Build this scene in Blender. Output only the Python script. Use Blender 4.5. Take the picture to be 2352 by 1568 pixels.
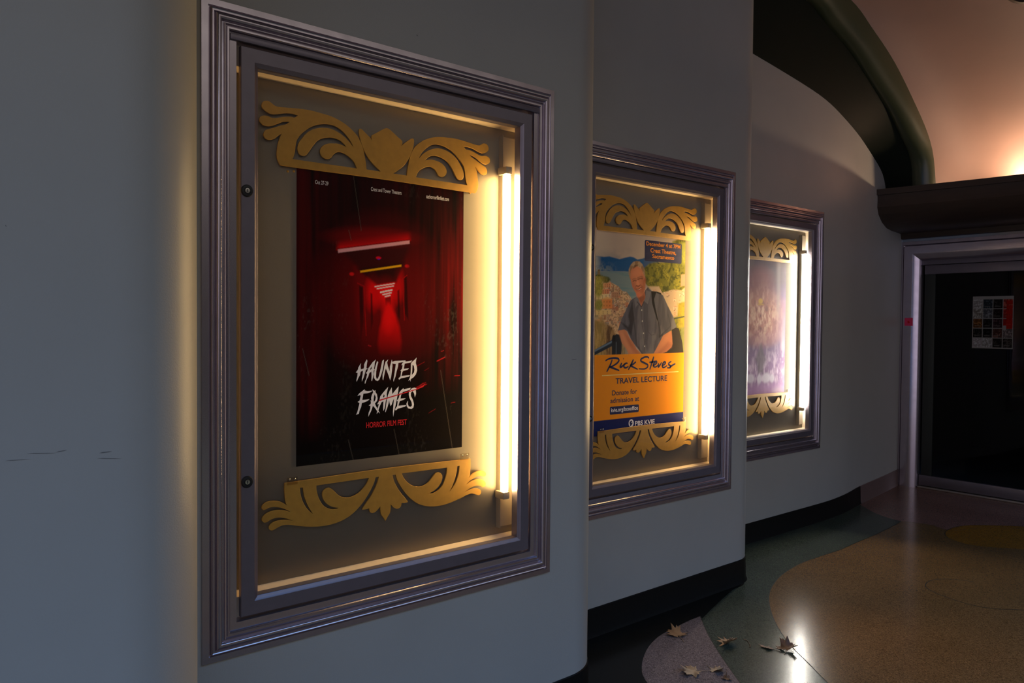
import bpy, bmesh, math, random
import numpy as np
from mathutils import Vector, Matrix
from mathutils.geometry import delaunay_2d_cdt

for o in list(bpy.data.objects):
    bpy.data.objects.remove(o)
SC = bpy.context.scene
COL = SC.collection

# ------------------------------------------------------------------ camera
F_PX, YAW, PITCH, ROLL, EYE = 1757.58, 0.881158, 0.0239294, 0.0083898, 1.66
FW = np.array([-math.sin(YAW)*math.cos(PITCH), math.cos(YAW)*math.cos(PITCH), -math.sin(PITCH)])
R0 = np.array([math.cos(YAW), math.sin(YAW), 0.0])
U0 = np.cross(R0, FW)
RT = math.cos(ROLL)*R0 + math.sin(ROLL)*U0
UP = -math.sin(ROLL)*R0 + math.cos(ROLL)*U0
cd = bpy.data.cameras.new('camera')
cam = bpy.data.objects.new('camera', cd)
COL.objects.link(cam)
cd.sensor_width = 36.0
cd.lens = F_PX/2352*36.0
cd.clip_start = 0.05
cam.matrix_world = Matrix(((RT[0], UP[0], -FW[0], 0), (RT[1], UP[1], -FW[1], 0),
                           (RT[2], UP[2], -FW[2], EYE), (0, 0, 0, 1)))
SC.camera = cam

# ------------------------------------------------------------------ world, exposure
SC.view_settings.view_transform = 'Standard'
SC.view_settings.look = 'None'
SC.view_settings.gamma = 1.0
SC.view_settings.use_curve_mapping = False
SC.view_settings.exposure = 0.0
try:
    SC.cycles.use_denoising = True
    SC.cycles.max_bounces = 8
    SC.cycles.transparent_max_bounces = 16
    SC.cycles.sample_clamp_indirect = 4.0
except Exception:
    pass
W = bpy.data.worlds.new('dusk_sky')
SC.world = W
W.use_nodes = True
wn, wl = W.node_tree.nodes, W.node_tree.links
bg = wn['Background']
tc = wn.new('ShaderNodeTexCoord')
sx = wn.new('ShaderNodeSeparateXYZ')
wl.new(tc.outputs['Generated'], sx.inputs[0])
ramp = wn.new('ShaderNodeValToRGB')
wl.new(sx.outputs['Z'], ramp.inputs[0])
cr = ramp.color_ramp
cr.elements[0].position = 0.06          # dim horizon, pale band, blue dusk above
cr.elements[0].color = (0.04, 0.036, 0.032, 1)
cr.elements[1].position = 0.80
cr.elements[1].color = (0.36, 1.45, 3.9, 1)
for p_, c_ in ((0.20, (0.09, 0.08, 0.072)), (0.34, (0.40, 0.36, 0.31)), (0.48, (0.62, 0.57, 0.50)), (0.62, (0.46, 1.0, 1.9))):
    cr.elements.new(p_).color = c_+(1,)
# lavender afterglow low over the open street
dt = wn.new('ShaderNodeVectorMath'); dt.operation = 'DOT_PRODUCT'
wl.new(tc.outputs['Generated'], dt.inputs[0]); dt.inputs[1].default_value = (0.80, -0.60, 0.0)
m1 = wn.new('ShaderNodeMapRange'); m1.interpolation_type = 'SMOOTHSTEP'
m1.inputs[1].default_value = 0.87; m1.inputs[2].default_value = 0.95
wl.new(dt.outputs['Value'], m1.inputs[0])
m2 = wn.new('ShaderNodeMapRange'); m2.interpolation_type = 'SMOOTHSTEP'
m2.inputs[1].default_value = 0.30; m2.inputs[2].default_value = 0.16
wl.new(sx.outputs['Z'], m2.inputs[0])
mm_ = wn.new('ShaderNodeMath'); mm_.operation = 'MULTIPLY'
wl.new(m1.outputs[0], mm_.inputs[0]); wl.new(m2.outputs[0], mm_.inputs[1])
sc_ = wn.new('ShaderNodeMix'); sc_.data_type = 'RGBA'; sc_.blend_type = 'ADD'
sc_.inputs[7].default_value = (0.66, 0.61, 0.74, 1)
wl.new(mm_.outputs[0], sc_.inputs[0]); wl.new(ramp.outputs[0], sc_.inputs[6])
wl.new(sc_.outputs[2], bg.inputs['Color'])
SKY = 1.0
bg.inputs['Strength'].default_value = SKY
TUBE_WARM, TUBE_WHITE, COVE = 96.0, 220.0, 430.0

# ------------------------------------------------------------------ measuring helpers (photo point -> place)
def ray(x, y):
    return RT*(x-1176) + UP*(784-y) + FW*F_PX
def onX(x, y, X):
    d = ray(x, y); t = X/d[0]
    return Vector((X, d[1]*t, EYE+d[2]*t))
def onY(x, y, Y):
    d = ray(x, y); t = Y/d[1]
    return Vector((d[0]*t, Y, EYE+d[2]*t))
def onZ(x, y, Z=0.0):
    d = ray(x, y); t = (Z-EYE)/d[2]
    return Vector((d[0]*t, d[1]*t, Z))

def lin(c):
    c = c/255.0
    return c/12.92 if c <= 0.04045 else ((c+0.055)/1.055)**2.4
def rgb(r, g, b):
    return (lin(r), lin(g), lin(b), 1.0)

# ------------------------------------------------------------------ object helpers
def link(name, me, mat=None, parent=None):
    o = bpy.data.objects.new(name, me)
    COL.objects.link(o)
    if mat is not None and me is not None:
        for m in (mat if isinstance(mat, (list, tuple)) else [mat]):
            me.materials.append(m)
    if parent is not None:
        o.parent = parent
    return o
def empty(name, loc=(0, 0, 0), rot=(0, 0, 0)):
    o = bpy.data.objects.new(name, None)
    COL.objects.link(o)
    o.location = loc
    o.rotation_euler = rot
    o.empty_display_size = 0.1
    return o
def tag(o, label, cat, group=None, kind=None):
    o['label'] = label
    o['category'] = cat
    if group: o['group'] = group
    if kind: o['kind'] = kind
    return o
def struct(o, label=None):
    o['kind'] = 'structure'
    if label: o['label'] = label
    return o
def smooth(me, ang=30):
    me.shade_smooth()
    me.set_sharp_from_angle(angle=math.radians(ang))
    return me
def mesh(verts, faces, name='m', ang=None):
    me = bpy.data.meshes.new(name)
    me.from_pydata([tuple(v) for v in verts], [], faces)
    me.validate()
    me.update()
    if ang: smooth(me, ang)
    return me
def from_bm(bm, ang=None):
    me = bpy.data.meshes.new('m')
    bmesh.ops.recalc_face_normals(bm, faces=bm.faces)
    bm.to_mesh(me); bm.free()
    if ang: smooth(me, ang)
    return me
def box_bm(bm, lo, hi, bevel=0.0):
    b2 = bmesh.new()
    bmesh.ops.create_cube(b2, size=1.0)
    for v in b2.verts:
        v.co = Vector([lo[i]+(v.co[i]+0.5)*(hi[i]-lo[i]) for i in range(3)])
    if bevel:
        bmesh.ops.bevel(b2, geom=list(b2.edges), offset=bevel, segments=2, affect='EDGES', profile=0.5)
    me = bpy.data.meshes.new('t'); b2.to_mesh(me); b2.free()
    bm.from_mesh(me); bpy.data.meshes.remove(me)
def box(lo, hi, bevel=0.0):
    bm = bmesh.new(); box_bm(bm, lo, hi, bevel)
    return from_bm(bm, 30)
def lathe(profile, n=32):           # (radius, z) around local z
    vs, fs = [], []
    m = len(profile)
    for i in range(n):
        a = 2*math.pi*i/n
        for r, z in profile:
            vs.append((r*math.cos(a), r*math.sin(a), z))
    for i in range(n):
        for j in range(m-1):
            a, b = i*m+j, ((i+1) % n)*m+j
            fs.append((a, b, b+1, a+1))
    bm = bmesh.new()
    me = bpy.data.meshes.new('t'); me.from_pydata(vs, [], fs)
    bm.from_mesh(me); bpy.data.meshes.remove(me)
    bmesh.ops.remove_doubles(bm, verts=bm.verts, dist=1e-6)
    return from_bm(bm, 35)
def loft(rows, closed=False, ang=40):
    n = len(rows[0]); vs = [p for r in rows for p in r]; fs = []
    for i in range(len(rows)-1):
        for j in range(n-1 + (1 if closed else 0)):
            k = (j+1) % n
            fs.append((i*n+j, i*n+k, (i+1)*n+k, (i+1)*n+j))
    return mesh(vs, fs, ang=ang)
def spline(pts, sub=6, closed=False):
    P = [np.array(p, float) for p in pts]
    n = len(P); out = []
    rng = range(n) if closed else range(n-1)
    for i in rng:
        if closed:
            a, b, c, d = P[i-1], P[i], P[(i+1) % n], P[(i+2) % n]
        else:
            a, b, c, d = P[max(i-1, 0)], P[i], P[i+1], P[min(i+2, n-1)]
        for k in range(sub):
            t = k/sub
            out.append(0.5*((2*b)+(-a+c)*t+(2*a-5*b+4*c-d)*t*t+(-a+3*b-3*c+d)*t**3))
    if not closed:
        out.append(P[-1])
    return out
def rounded(pts, lim=52, sub=4):      # smooth an outline but keep its sharp corners
    P = [np.array(p, float) for p in pts]; n = len(P); out = []
    def corner(i):
        a, b = P[i]-P[i-1], P[(i+1) % n]-P[i]
        c_ = np.dot(a, b)/max(np.linalg.norm(a)*np.linalg.norm(b), 1e-12)
        return math.degrees(math.acos(max(-1, min(1, c_)))) > lim
    cn = [corner(i) for i in range(n)]
    for i in range(n):
        b, c_ = P[i], P[(i+1) % n]
        a = b*2-c_ if cn[i] else P[i-1]
        d = c_*2-b if cn[(i+1) % n] else P[(i+2) % n]
        L = np.linalg.norm(c_-b)
        m0 = (c_-a)/max(np.linalg.norm(c_-a), 1e-12)*L
        m1_ = (d-b)/max(np.linalg.norm(d-b), 1e-12)*L
        for k in range(sub):
            t = k/sub
            out.append((2*t**3-3*t*t+1)*b+(t**3-2*t*t+t)*m0+(-2*t**3+3*t*t)*c_+(t**3-t*t)*m1_)
    return [tuple(q) for q in out]
def flat_shape(loops, thick=0.0, bevel=0.0, z=0.0):     # filled 2-D outline(s) with holes -> mesh in local xy
    cu = bpy.data.curves.new('c', 'CURVE')
    cu.dimensions = '2D'; cu.fill_mode = 'BOTH' if thick else 'FRONT'
    cu.extrude = thick/2; cu.bevel_depth = bevel; cu.bevel_resolution = 1
    for L in loops:
        s = cu.splines.new('POLY')
        s.points.add(len(L)-1)
        for p, q in zip(s.points, L):
            p.co = (q[0], q[1], 0, 1)
        s.use_cyclic_u = True
    o = bpy.data.objects.new('c', cu)
    me = bpy.data.meshes.new_from_object(o)
    bpy.data.objects.remove(o); bpy.data.curves.remove(cu)
    for v in me.vertices:
        v.co.z += z + (thick/2 + bevel if thick else 0)
    if thick: smooth(me, 35)
    return me
def sweep_rect(x0, y0, x1, y1, prof, ang=28):           # mitred rectangular frame, prof = (inset, height)
    rows = []
    for d, h in prof:
        rows.append([(x0+d, y0+d, h), (x1-d, y0+d, h), (x1-d, y1-d, h), (x0+d, y1-d, h)])
    me = loft(rows, closed=True, ang=ang)
    return me

# ------------------------------------------------------------------ materials
def new_mat(name):
    m = bpy.data.materials.new(name); m.use_nodes = True
    n = m.node_tree.nodes
    return m, n, m.node_tree.links, n['Principled BSDF']
def paint(name, col, rough=0.5, metal=0.0, var=0.12, scale=6.0, bump=0.0, bscale=120.0, col2=None, spec=None, rvar=0.0, stretch=None):
    m, n, l, b = new_mat(name)
    tcn = n.new('ShaderNodeTexCoord')
    mp = n.new('ShaderNodeMapping')
    l.new(tcn.outputs['Object'], mp.inputs[0])
    if stretch: mp.inputs['Scale'].default_value = stretch
    nz = n.new('ShaderNodeTexNoise')
    nz.inputs['Scale'].default_value = scale; nz.inputs['Detail'].default_value = 6
    l.new(mp.outputs[0], nz.inputs['Vector'])
    mix = n.new('ShaderNodeMix'); mix.data_type = 'RGBA'
    c2 = col2 or tuple(c*(1-var) for c in col[:3])+(1,)
    c1 = col if col2 else tuple(min(1, c*(1+var)) for c in col[:3])+(1,)
    mix.inputs[6].default_value = c1; mix.inputs[7].default_value = c2
    l.new(nz.outputs['Fac'], mix.inputs[0])
    l.new(mix.outputs[2], b.inputs['Base Color'])
    b.inputs['Roughness'].default_value = rough
    b.inputs['Metallic'].default_value = metal
    if spec is not None: b.inputs['Specular IOR Level'].default_value = spec
    if rvar:
        mr = n.new('ShaderNodeMapRange')
        mr.inputs[3].default_value = rough-rvar; mr.inputs[4].default_value = rough+rvar
        l.new(nz.outputs['Fac'], mr.inputs[0]); l.new(mr.outputs[0], b.inputs['Roughness'])
    if bump:
        n2 = n.new('ShaderNodeTexNoise'); n2.inputs['Scale'].default_value = bscale; n2.inputs['Detail'].default_value = 3
        l.new(mp.outputs[0], n2.inputs['Vector'])
        bp = n.new('ShaderNodeBump'); bp.inputs['Strength'].default_value = bump; bp.inputs['Distance'].default_value = 0.004
        l.new(n2.outputs['Fac'], bp.inputs['Height']); l.new(bp.outputs[0], b.inputs['Normal'])
    return m
def glow(name, col, strength):
    m, n, l, b = new_mat(name)
    b.inputs['Base Color'].default_value = (0.8, 0.8, 0.8, 1)
    b.inputs['Emission Color'].default_value = col
    b.inputs['Emission Strength'].default_value = strength
    return m
def pane_mat(name, tint=(1, 1, 1, 1), rough=0.0):
    m, n, l, b = new_mat(name)
    out = n['Material Output']
    tr = n.new('ShaderNodeBsdfTransparent'); tr.inputs[0].default_value = tint
    gl = n.new('ShaderNodeBsdfGlossy'); gl.inputs['Roughness'].default_value = rough
    fr = n.new('ShaderNodeFresnel'); fr.inputs['IOR'].default_value = 1.35
    mx = n.new('ShaderNodeMixShader')
    ge = n.new('ShaderNodeNewGeometry')          # reflect on the outer face only
    sb = n.new('ShaderNodeMath'); sb.operation = 'SUBTRACT'; sb.inputs[0].default_value = 1.0
    ml = n.new('ShaderNodeMath'); ml.operation = 'MULTIPLY'
    l.new(ge.outputs['Backfacing'], sb.inputs[1]); l.new(sb.outputs[0], ml.inputs[0]); l.new(fr.outputs[0], ml.inputs[1])
    l.new(ml.outputs[0], mx.inputs[0]); l.new(tr.outputs[0], mx.inputs[1]); l.new(gl.outputs[0], mx.inputs[2])
    l.new(mx.outputs[0], out.inputs['Surface'])
    return m
def print_mat(name, rough=0.6):
    m, n, l, b = new_mat(name)
    at = n.new('ShaderNodeAttribute'); at.attribute_name = 'ink'
    l.new(at.outputs['Color'], b.inputs['Base Color'])
    b.inputs['Roughness'].default_value = rough
    b.inputs['Specular IOR Level'].default_value = 0.02
    return m
def terrazzo(name, col, dark=0.55, light=1.6):
    m, n, l, b = new_mat(name)
    tcn = n.new('ShaderNodeTexCoord')
    v = n.new('ShaderNodeTexVoronoi'); v.inputs['Scale'].default_value = 230
    l.new(tcn.outputs['Object'], v.inputs['Vector'])
    sep = n.new('ShaderNodeSeparateColor'); l.new(v.outputs['Color'], sep.inputs[0])
    rp = n.new('ShaderNodeValToRGB'); l.new(sep.outputs[0], rp.inputs[0])
    e = rp.color_ramp.elements
    e[0].position = 0.12; e[0].color = tuple(c*dark for c in col[:3])+(1,)
    e[1].position = 0.95; e[1].color = tuple(min(1, c*light) for c in col[:3])+(1,)
    k = rp.color_ramp.elements.new(0.3); k.color = col
    k = rp.color_ramp.elements.new(0.8); k.color = tuple(c*1.1 for c in col[:3])+(1,)
    nz = n.new('ShaderNodeTexNoise'); nz.inputs['Scale'].default_value = 2.2; nz.inputs['Detail'].default_value = 5
    l.new(tcn.outputs['Object'], nz.inputs['Vector'])
    mr = n.new('ShaderNodeMapRange'); mr.inputs[3].default_value = 0.75; mr.inputs[4].default_value = 1.25
    l.new(nz.outputs['Fac'], mr.inputs[0])
    mm = n.new('ShaderNodeMix'); mm.data_type = 'RGBA'; mm.blend_type = 'MULTIPLY'; mm.inputs[0].default_value = 1
    l.new(rp.outputs[0], mm.inputs[6]); l.new(mr.outputs[0], mm.inputs[7])
    l.new(mm.outputs[2], b.inputs['Base Color'])
    r2 = n.new('ShaderNodeMapRange'); r2.inputs[3].default_value = 0.14; r2.inputs[4].default_value = 0.24
    b.inputs['Specular IOR Level'].default_value = 0.10
    l.new(sep.outputs[1], r2.inputs[0]); l.new(r2.outputs[0], b.inputs['Roughness'])
    return m

M = {}
M['wall'] = paint('wall_paint', (0.40, 0.39, 0.355, 1), rough=0.42, var=0.07, scale=3.0, bump=0.12, bscale=260)
M['base'] = paint('dark_base_terrazzo', (0.009, 0.0085, 0.0075, 1), rough=0.4, var=0.4, scale=60, spec=0.15)
M['base_pink'] = paint('pink_base_terrazzo', (0.16, 0.10, 0.088, 1), rough=0.4, var=0.3, scale=60)
M['frame'] = paint('mauve_metal', (0.54, 0.475, 0.535, 1), rough=0.23, metal=0.9, var=0.12, scale=14, rvar=0.05)
M['frame_door'] = paint('mauve_metal_satin', (0.23, 0.20, 0.235, 1), rough=0.36, metal=0.65, var=0.1, scale=20)
M['board'] = paint('case_back_metal', (0.050, 0.042, 0.034, 1), rough=0.6, spec=1.0, metal=0.0, var=0.1, scale=9, bump=0.10, bscale=500)
bb = M['board'].node_tree.nodes['Principled BSDF']         # vertically brushed sheet: sheen spreads sideways
bb.inputs['Anisotropic'].default_value = 0.9
bb.inputs["IOR"].default_value = 1.95
bb.inputs['Specular Tint'].default_value = (1.0, 0.88, 0.66, 1)
tv = M['board'].node_tree.nodes.new('ShaderNodeCombineXYZ'); tv.inputs[1].default_value = 1.0
M['board'].node_tree.links.new(tv.outputs[0], bb.inputs['Tangent'])
M['reveal'] = paint('tan_reveal', (0.74, 0.60, 0.43, 1), rough=0.45, var=0.12, scale=30)
M['alu'] = paint('channel_aluminium', (0.34, 0.295, 0.23, 1), rough=0.38, metal=0.4, var=0.1, scale=30, stretch=(1, 0.05, 1))
M['gold'] = paint('gold_paint', (0.48, 0.255, 0.035, 1), rough=0.5, metal=0.35, var=0.2, scale=40, bump=0.05, bscale=300)
M['gold_edge'] = M['gold']
M['chrome'] = paint('chrome', (0.75, 0.72, 0.68, 1), rough=0.18, metal=1.0, var=0.05)
M['black'] = paint('black_rubber', (0.012, 0.012, 0.012, 1), rough=0.45, var=0.3)
M['clip'] = pane_mat('clear_plastic', (0.9, 0.86, 0.8, 1), 0.1)
M['glass'] = pane_mat('case_glass')
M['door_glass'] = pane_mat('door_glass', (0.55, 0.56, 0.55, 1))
M['tube_warm'] = glow('warm_tube', (1.0, 0.66, 0.27, 1), TUBE_WARM)
M['tube_amber'] = glow('amber_tube', (1.0, 0.68, 0.31, 1), TUBE_WARM*1.35)
M['tube_white'] = glow('white_tube', (1.0, 0.95, 0.84, 1), TUBE_WHITE)
M['cove'] = glow('cove_tube', (1.0, 0.70, 0.45, 1), COVE)
M['white_ink'] = paint('white_ink', rgb(252, 248, 247), rough=0.5, var=0.03, spec=0.04)
M['red_ink'] = paint('red_ink', rgb(215, 40, 45), rough=0.5, var=0.05, spec=0.04)
M['navy_ink'] = paint('navy_ink', rgb(24, 34, 84), rough=0.45, var=0.05, spec=0.04)
M['orange_ink'] = paint('orange_ink', rgb(240, 150, 45), rough=0.45, var=0.05, spec=0.04)
M['pale_ink'] = paint('pale_yellow_ink', rgb(255, 220, 130), rough=0.45, var=0.03, spec=0.04)
M['print'] = print_mat('printed_paper')
M['soffit'] = paint('dark_green_plaster', (0.012, 0.016, 0.011, 1), spec=0.05, rough=0.6, var=0.15, scale=3)
M['roll'] = paint('green_gloss_paint', (0.052, 0.062, 0.030, 1), rough=0.28, var=0.15, scale=3, bump=0.05, bscale=30)
M['vault'] = paint('pink_ceiling_paint', (0.38, 0.24, 0.195, 1), rough=0.55, var=0.10, scale=1.6, bump=0.25, bscale=5, spec=0.25)
M['ledge'] = paint('brown_wood', (0.050, 0.030, 0.020, 1), rough=0.42, var=0.35, scale=5, stretch=(0.4, 6, 6))
M['stile'] = paint('dark_door_metal', (0.05, 0.055, 0.05, 1), rough=0.4, metal=0.4, var=0.1)
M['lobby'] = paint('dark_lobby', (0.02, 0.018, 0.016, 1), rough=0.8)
M['threshold'] = paint('threshold_metal', (0.45, 0.38, 0.33, 1), rough=0.4, metal=0.6)
M['note'] = paint('pink_paper', rgb(245, 60, 110), rough=0.7, var=0.05)
M['t_black'] = terrazzo('terrazzo_black', (0.010, 0.0095, 0.008, 1))
M['t_green'] = terrazzo('terrazzo_green', (0.052, 0.060, 0.042, 1))
M['t_tan'] = terrazzo('terrazzo_tan', (0.15, 0.078, 0.028, 1))
M['t_yellow'] = terrazzo('terrazzo_yellow', (0.22, 0.095, 0.015, 1))
M['t_purple'] = terrazzo('terrazzo_mauve', (0.155, 0.12, 0.115, 1))
M['t_pink'] = terrazzo('terrazzo_pink', (0.20, 0.10, 0.075, 1))
M['pave'] = paint('street_paving', (0.22, 0.22, 0.24, 1), rough=0.6)
M['strip'] = paint('divider_strip', (0.02, 0.017, 0.012, 1), rough=0.6, spec=0.1)
M['leaf'] = paint('dry_leaf', (0.30, 0.165, 0.075, 1), rough=0.65, var=0.35, scale=18)
M['leaf_dark'] = paint('dry_leaf_dark', (0.13, 0.062, 0.030, 1), rough=0.6, var=0.35, scale=18)
M['leaf_pale'] = paint('dry_leaf_pale', (0.34, 0.23, 0.13, 1), rough=0.65, var=0.35, scale=18)

# ------------------------------------------------------------------ the setting: stepped wall
XW = [-1.848, -2.338, -2.828, -3.318]
STEP = 1.99
YC = [0.40, 2.274, 4.232]
RAD = 0.23
TOP = 4.45
BASE = 0.152
HOLE = (0.78, 2.09, 0.675, 2.565)          # opening of the case in the wall, y and z, first case
def wall_plan(k, off=0.0):
    pts = []
    x = XW[k]+off
    y0 = -4.0 if k == 0 else YC[k-1]+RAD-0.01
    pts.append((x, y0))
    if k < 3:
        for i in range(13):
            a = math.pi/2*i/12
            pts.append((XW[k]-RAD+(RAD+off)*math.cos(a), YC[k]+(RAD+off)*math.sin(a)))
        pts.append((XW[k+1]-0.03, YC[k]+RAD+off))
    else:
        for p in spline([(x, 6.0), (x-0.006, 6.3), (x-0.035, 6.65), (x-0.10, 7.03), (x-0.145, 7.35), (x-0.205, 7.8), (x-0.275, 8.26)], 4):
            pts.append((p[0], p[1]))
    return pts
A_PTS = [(4.40, 3.765), (4.75, 3.735), (5.112, 3.694), (5.442, 3.659), (5.91, 3.603), (6.188, 3.555), (6.427, 3.486), (6.768, 3.353),
         (7.05, 3.206), (7.224, 3.095), (7.296, 2.986), (7.31, 2.90)]
A_SP = spline([(y, z) for y, z in A_PTS], 4)
def wall3_x(y):
    pl = wall_plan(3)
    return float(np.interp(y, [p[1] for p in pl], [p[0] for p in pl]))
A_W = []                                  # the arch line carried onto the slightly curving wall
for y, z in A_SP:
    yy = y
    for _ in range(6): yy = y*wall3_x(yy)/-3.35
    A_W.append((wall3_x(yy)-0.01, yy, EYE+(z-EYE)*yy/y))
def arch_z(y):
    if y > A_W[-1][1]-0.02: return 2.98
    return float(np.interp(y, [p[1] for p in A_W], [p[2] for p in A_W]))
WALLN = ['wall_street', 'wall_near', 'wall_middle', 'wall_far']
for k in range(4):
    pl = wall_plan(k)
    if k == 3:                      # finer along the flat so that the arch reads
        flat = [(pl[0][0], y) for y in np.linspace(pl[0][1], 6.0, 14)[:-1]]
        pl = flat + pl[1:]
    hy0, hy1 = HOLE[0]+STEP*(k-1), HOLE[1]+STEP*(k-1)
    cols = []
    for i, p in enumerate(pl):
        cols.append(p)
    ins = [q for q in (hy0, hy1)]
    full = []
    for i in range(len(cols)):
        full.append(cols[i])
        if i+1 < len(cols) and abs(cols[i][0]-cols[i+1][0]) < 1e-6:
            for q in ins:
                if cols[i][1] < q < cols[i+1][1]: full.append((cols[i][0], q))
    # keep order along the flat
    fl = sorted([p for p in full if abs(p[0]-XW[k]) < 1e-6], key=lambda p: p[1])
    rest = [p for p in full if abs(p[0]-XW[k]) >= 1e-6]
    cols = fl + rest
    vs, fs = [], []
    for (x, y) in cols:
        top = TOP if k < 3 else arch_z(y)+0.012
        for z in (0.0, HOLE[2], HOLE[3], top):
            vs.append((x, y, z))
    for i in range(len(cols)-1):
        mid = (cols[i][1]+cols[i+1][1])/2
        inhole = abs(cols[i][0]-XW[k]) < 1e-6 and abs(cols[i+1][0]-XW[k]) < 1e-6 and hy0 < mid < hy1
        for j in range(3):
            if inhole and j == 1: continue
            a = i*4+j
            fs.append((a, a+4, a+5, a+1))
    struct(link(WALLN[k], mesh(vs, fs, ang=25), M['wall']), 'grey painted wall')
    # base
    bp = wall_plan(k, 0.005)
    def base_mesh(pts):
        rows = []
        for (h, o) in ((0.0, 0.012), (0.02, 0.004), (BASE-0.004, 0.0), (BASE, -0.004), (BASE, -0.012)):
            rr = []
            for i, (x, y) in enumerate(pts):
                a, b = pts[max(i-1, 0)], pts[min(i+1, len(pts)-1)]
                t = Vector((b[0]-a[0], b[1]-a[1])); t.normalize()
                rr.append((x+t.y*o, y-t.x*o, h + (0.012*min(1, max(0, (y-6.4)/0.6)) if (k == 3 and h > 0.1) else 0)))
            rows.append(rr)
        return loft(rows, ang=35)
    if k < 3:
        struct(link('baseboard_'+WALLN[k][5:], base_mesh(bp), M['base']))
    else:
        dark = [p for p in bp if p[1] < 7.05]+[(XW[3]-0.098, 7.06)]
        pink = [(XW[3]-0.098, 7.06)]+[p for p in bp if p[1] > 7.1]
        struct(link('baseboard_far', base_mesh(dark), M['base']))
        struct(link('baseboard_door', base_mesh(pink), M['base_pink']))

# old scuffs on the paint
M['scuff'] = paint('scuff', (0.17, 0.17, 0.16, 1), rough=0.7)
for wn_, k, marks in (('wall_street', 0, ((60, 1041, 130, 1040, 2.0), (128, 1038, 155, 1033, 2.2), (228, 1040, 258, 1036, 3.0), (222, 1052, 280, 1053, 1.6), (10, 1058, 70, 1054, 1.6), (12, 517, 15, 520, 3.5))),
                      ('wall_near', 1, ((956, 80, 960, 82, 3.0), (1112, 113, 1113, 114, 2.0), (1312, 826, 1326, 824, 1.6)))):
    for ax_, ay_, bx_, by_, wd in marks:
        p, q, r_ = onX(ax_, ay_, XW[k]+0.0004), onX(bx_, by_, XW[k]+0.0004), onX(ax_, ay_+wd, XW[k]+0.0004)
        h_ = (p.z-r_.z)/2; d_ = q-p
        L_ = [p+Vector((0, 0, -h_*0.3)), p+d_*0.3+Vector((0, 0, -h_)), p+d_*0.75+Vector((0, 0, -h_*0.8)), q, p+d_*0.7+Vector((0, 0, h_*0.7)), p+d_*0.25+Vector((0, 0, h_*0.9))]
        link('scuff_mark', mesh(L_, [(0, 1, 2, 3, 4, 5)]), M['scuff'], bpy.data.objects[wn_])

# ------------------------------------------------------------------ soffit, rolled rim, pink vault, flat unseen canopy
def resample(pts, n):
    P = [np.array(p, float) for p in pts]
    d = [0]
    for a, b in zip(P, P[1:]): d.append(d[-1]+np.linalg.norm(b-a))
    out = []
    for s in np.linspace(0, d[-1], n):
        i = min(max(np.searchsorted(d, s)-1, 0), len(P)-2)
        t = (s-d[i])/(d[i+1]-d[i]); out.append(P[i]*(1-t)+P[i+1]*t)
    return out
NS = 48
rowA = resample(A_W, NS)
B_PX = [(1851, 0), (1894, 50), (1951, 118), (1991, 178.6), (2037, 250), (2066, 307), (2090.7, 364), (2096, 425)]
C_PX = [(1955, 0), (2001, 61), (2055, 143), (2101, 236), (2130, 303.6), (2144, 357), (2149.6, 425)]
XB, XC = -3.215, -3.04
Bp = [(XB, 4.3, 4.36), (XB, 4.85, 4.28)]+[tuple(onX(*p, XB)) for p in B_PX]
Cp = [(XC, 4.3, 4.44), (XC, 5.1, 4.36)]+[tuple(onX(*p, XC)) for p in C_PX]
Bp.append((XB, Bp[-1][1]+0.005, 2.90)); Cp.append((XC, Cp[-1][1]+0.01, 2.90))
rowB = resample(spline(Bp, 4), NS)
rowC = resample(spline(Cp, 4), NS)
rows = [rowA]+[[a*(1-t)+b*t for a, b in zip(rowA, rowB)] for t in (0.33, 0.66)]+[rowB]
struct(link('ceiling_arch_soffit', loft(rows, ang=60), M['soffit']), 'dark green arched soffit')
rows = []
for i in range(13):
    t = i/12
    rr = []
    for j, (b, c) in enumerate(zip(rowB, rowC)):
        q = rowB[min(j+1, NS-1)]-rowB[max(j-1, 0)]
        q = q/np.linalg.norm(q)
        nrm = np.array([0.25, q[2], -q[1]])
        if nrm[2] > 0 or nrm[1] > 0: nrm = np.array([0.25, -abs(q[2]), -abs(q[1])])
        nrm = nrm/np.linalg.norm(nrm)
        rr.append(b*(1-t)+c*t+nrm*0.055*math.sin(math.pi*t)**0.8)
    rows.append(rr)
struct(link('trim_1', loft(rows, ang=60), M['roll']), 'rolled dark green rim of the arch')
V_PROF = spline([(8.32, 2.60), (8.28, 2.95), (8.14, 3.22), (7.90, 3.47), (7.5, 3.76), (7.0, 4.02), (6.4, 4.23), (5.7, 4.38), (5.0, 4.46), (4.3, 4.50)], 5)
vprof = resample(V_PROF[::-1], NS)
rows = [[tuple(c+np.array([-0.02, 0, 0.01])) for c in rowC]]
Cy = [np.array([0, c[1], c[2]]) for c in rowC]
for xx, f in ((XC+0.05, 0.30), (XC+0.13, 0.60), (XC+0.24, 0.84), (XC+0.40, 0.96), (XC+0.6, 1.0), (-1.8, 1.0), (-0.6, 1.0), (0.3, 1.0), (0.9, 1.0)):
    rows.append([(xx, c[1]*(1-f)+v[0]*f, c[2]*(1-f)+v[1]*f) for c, v in zip(Cy, vprof)])
struct(link('ceiling_vault', loft(rows, ang=80), M['vault']), 'pink vaulted ceiling')
struct(link('ceiling_unseen_canopy', box((-4.2, -1.8, 4.452), (0.9, 4.5, 4.60)), M['soffit']))  # unseen slab, edges set to shade upper walls and let sky onto lower ones
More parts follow.
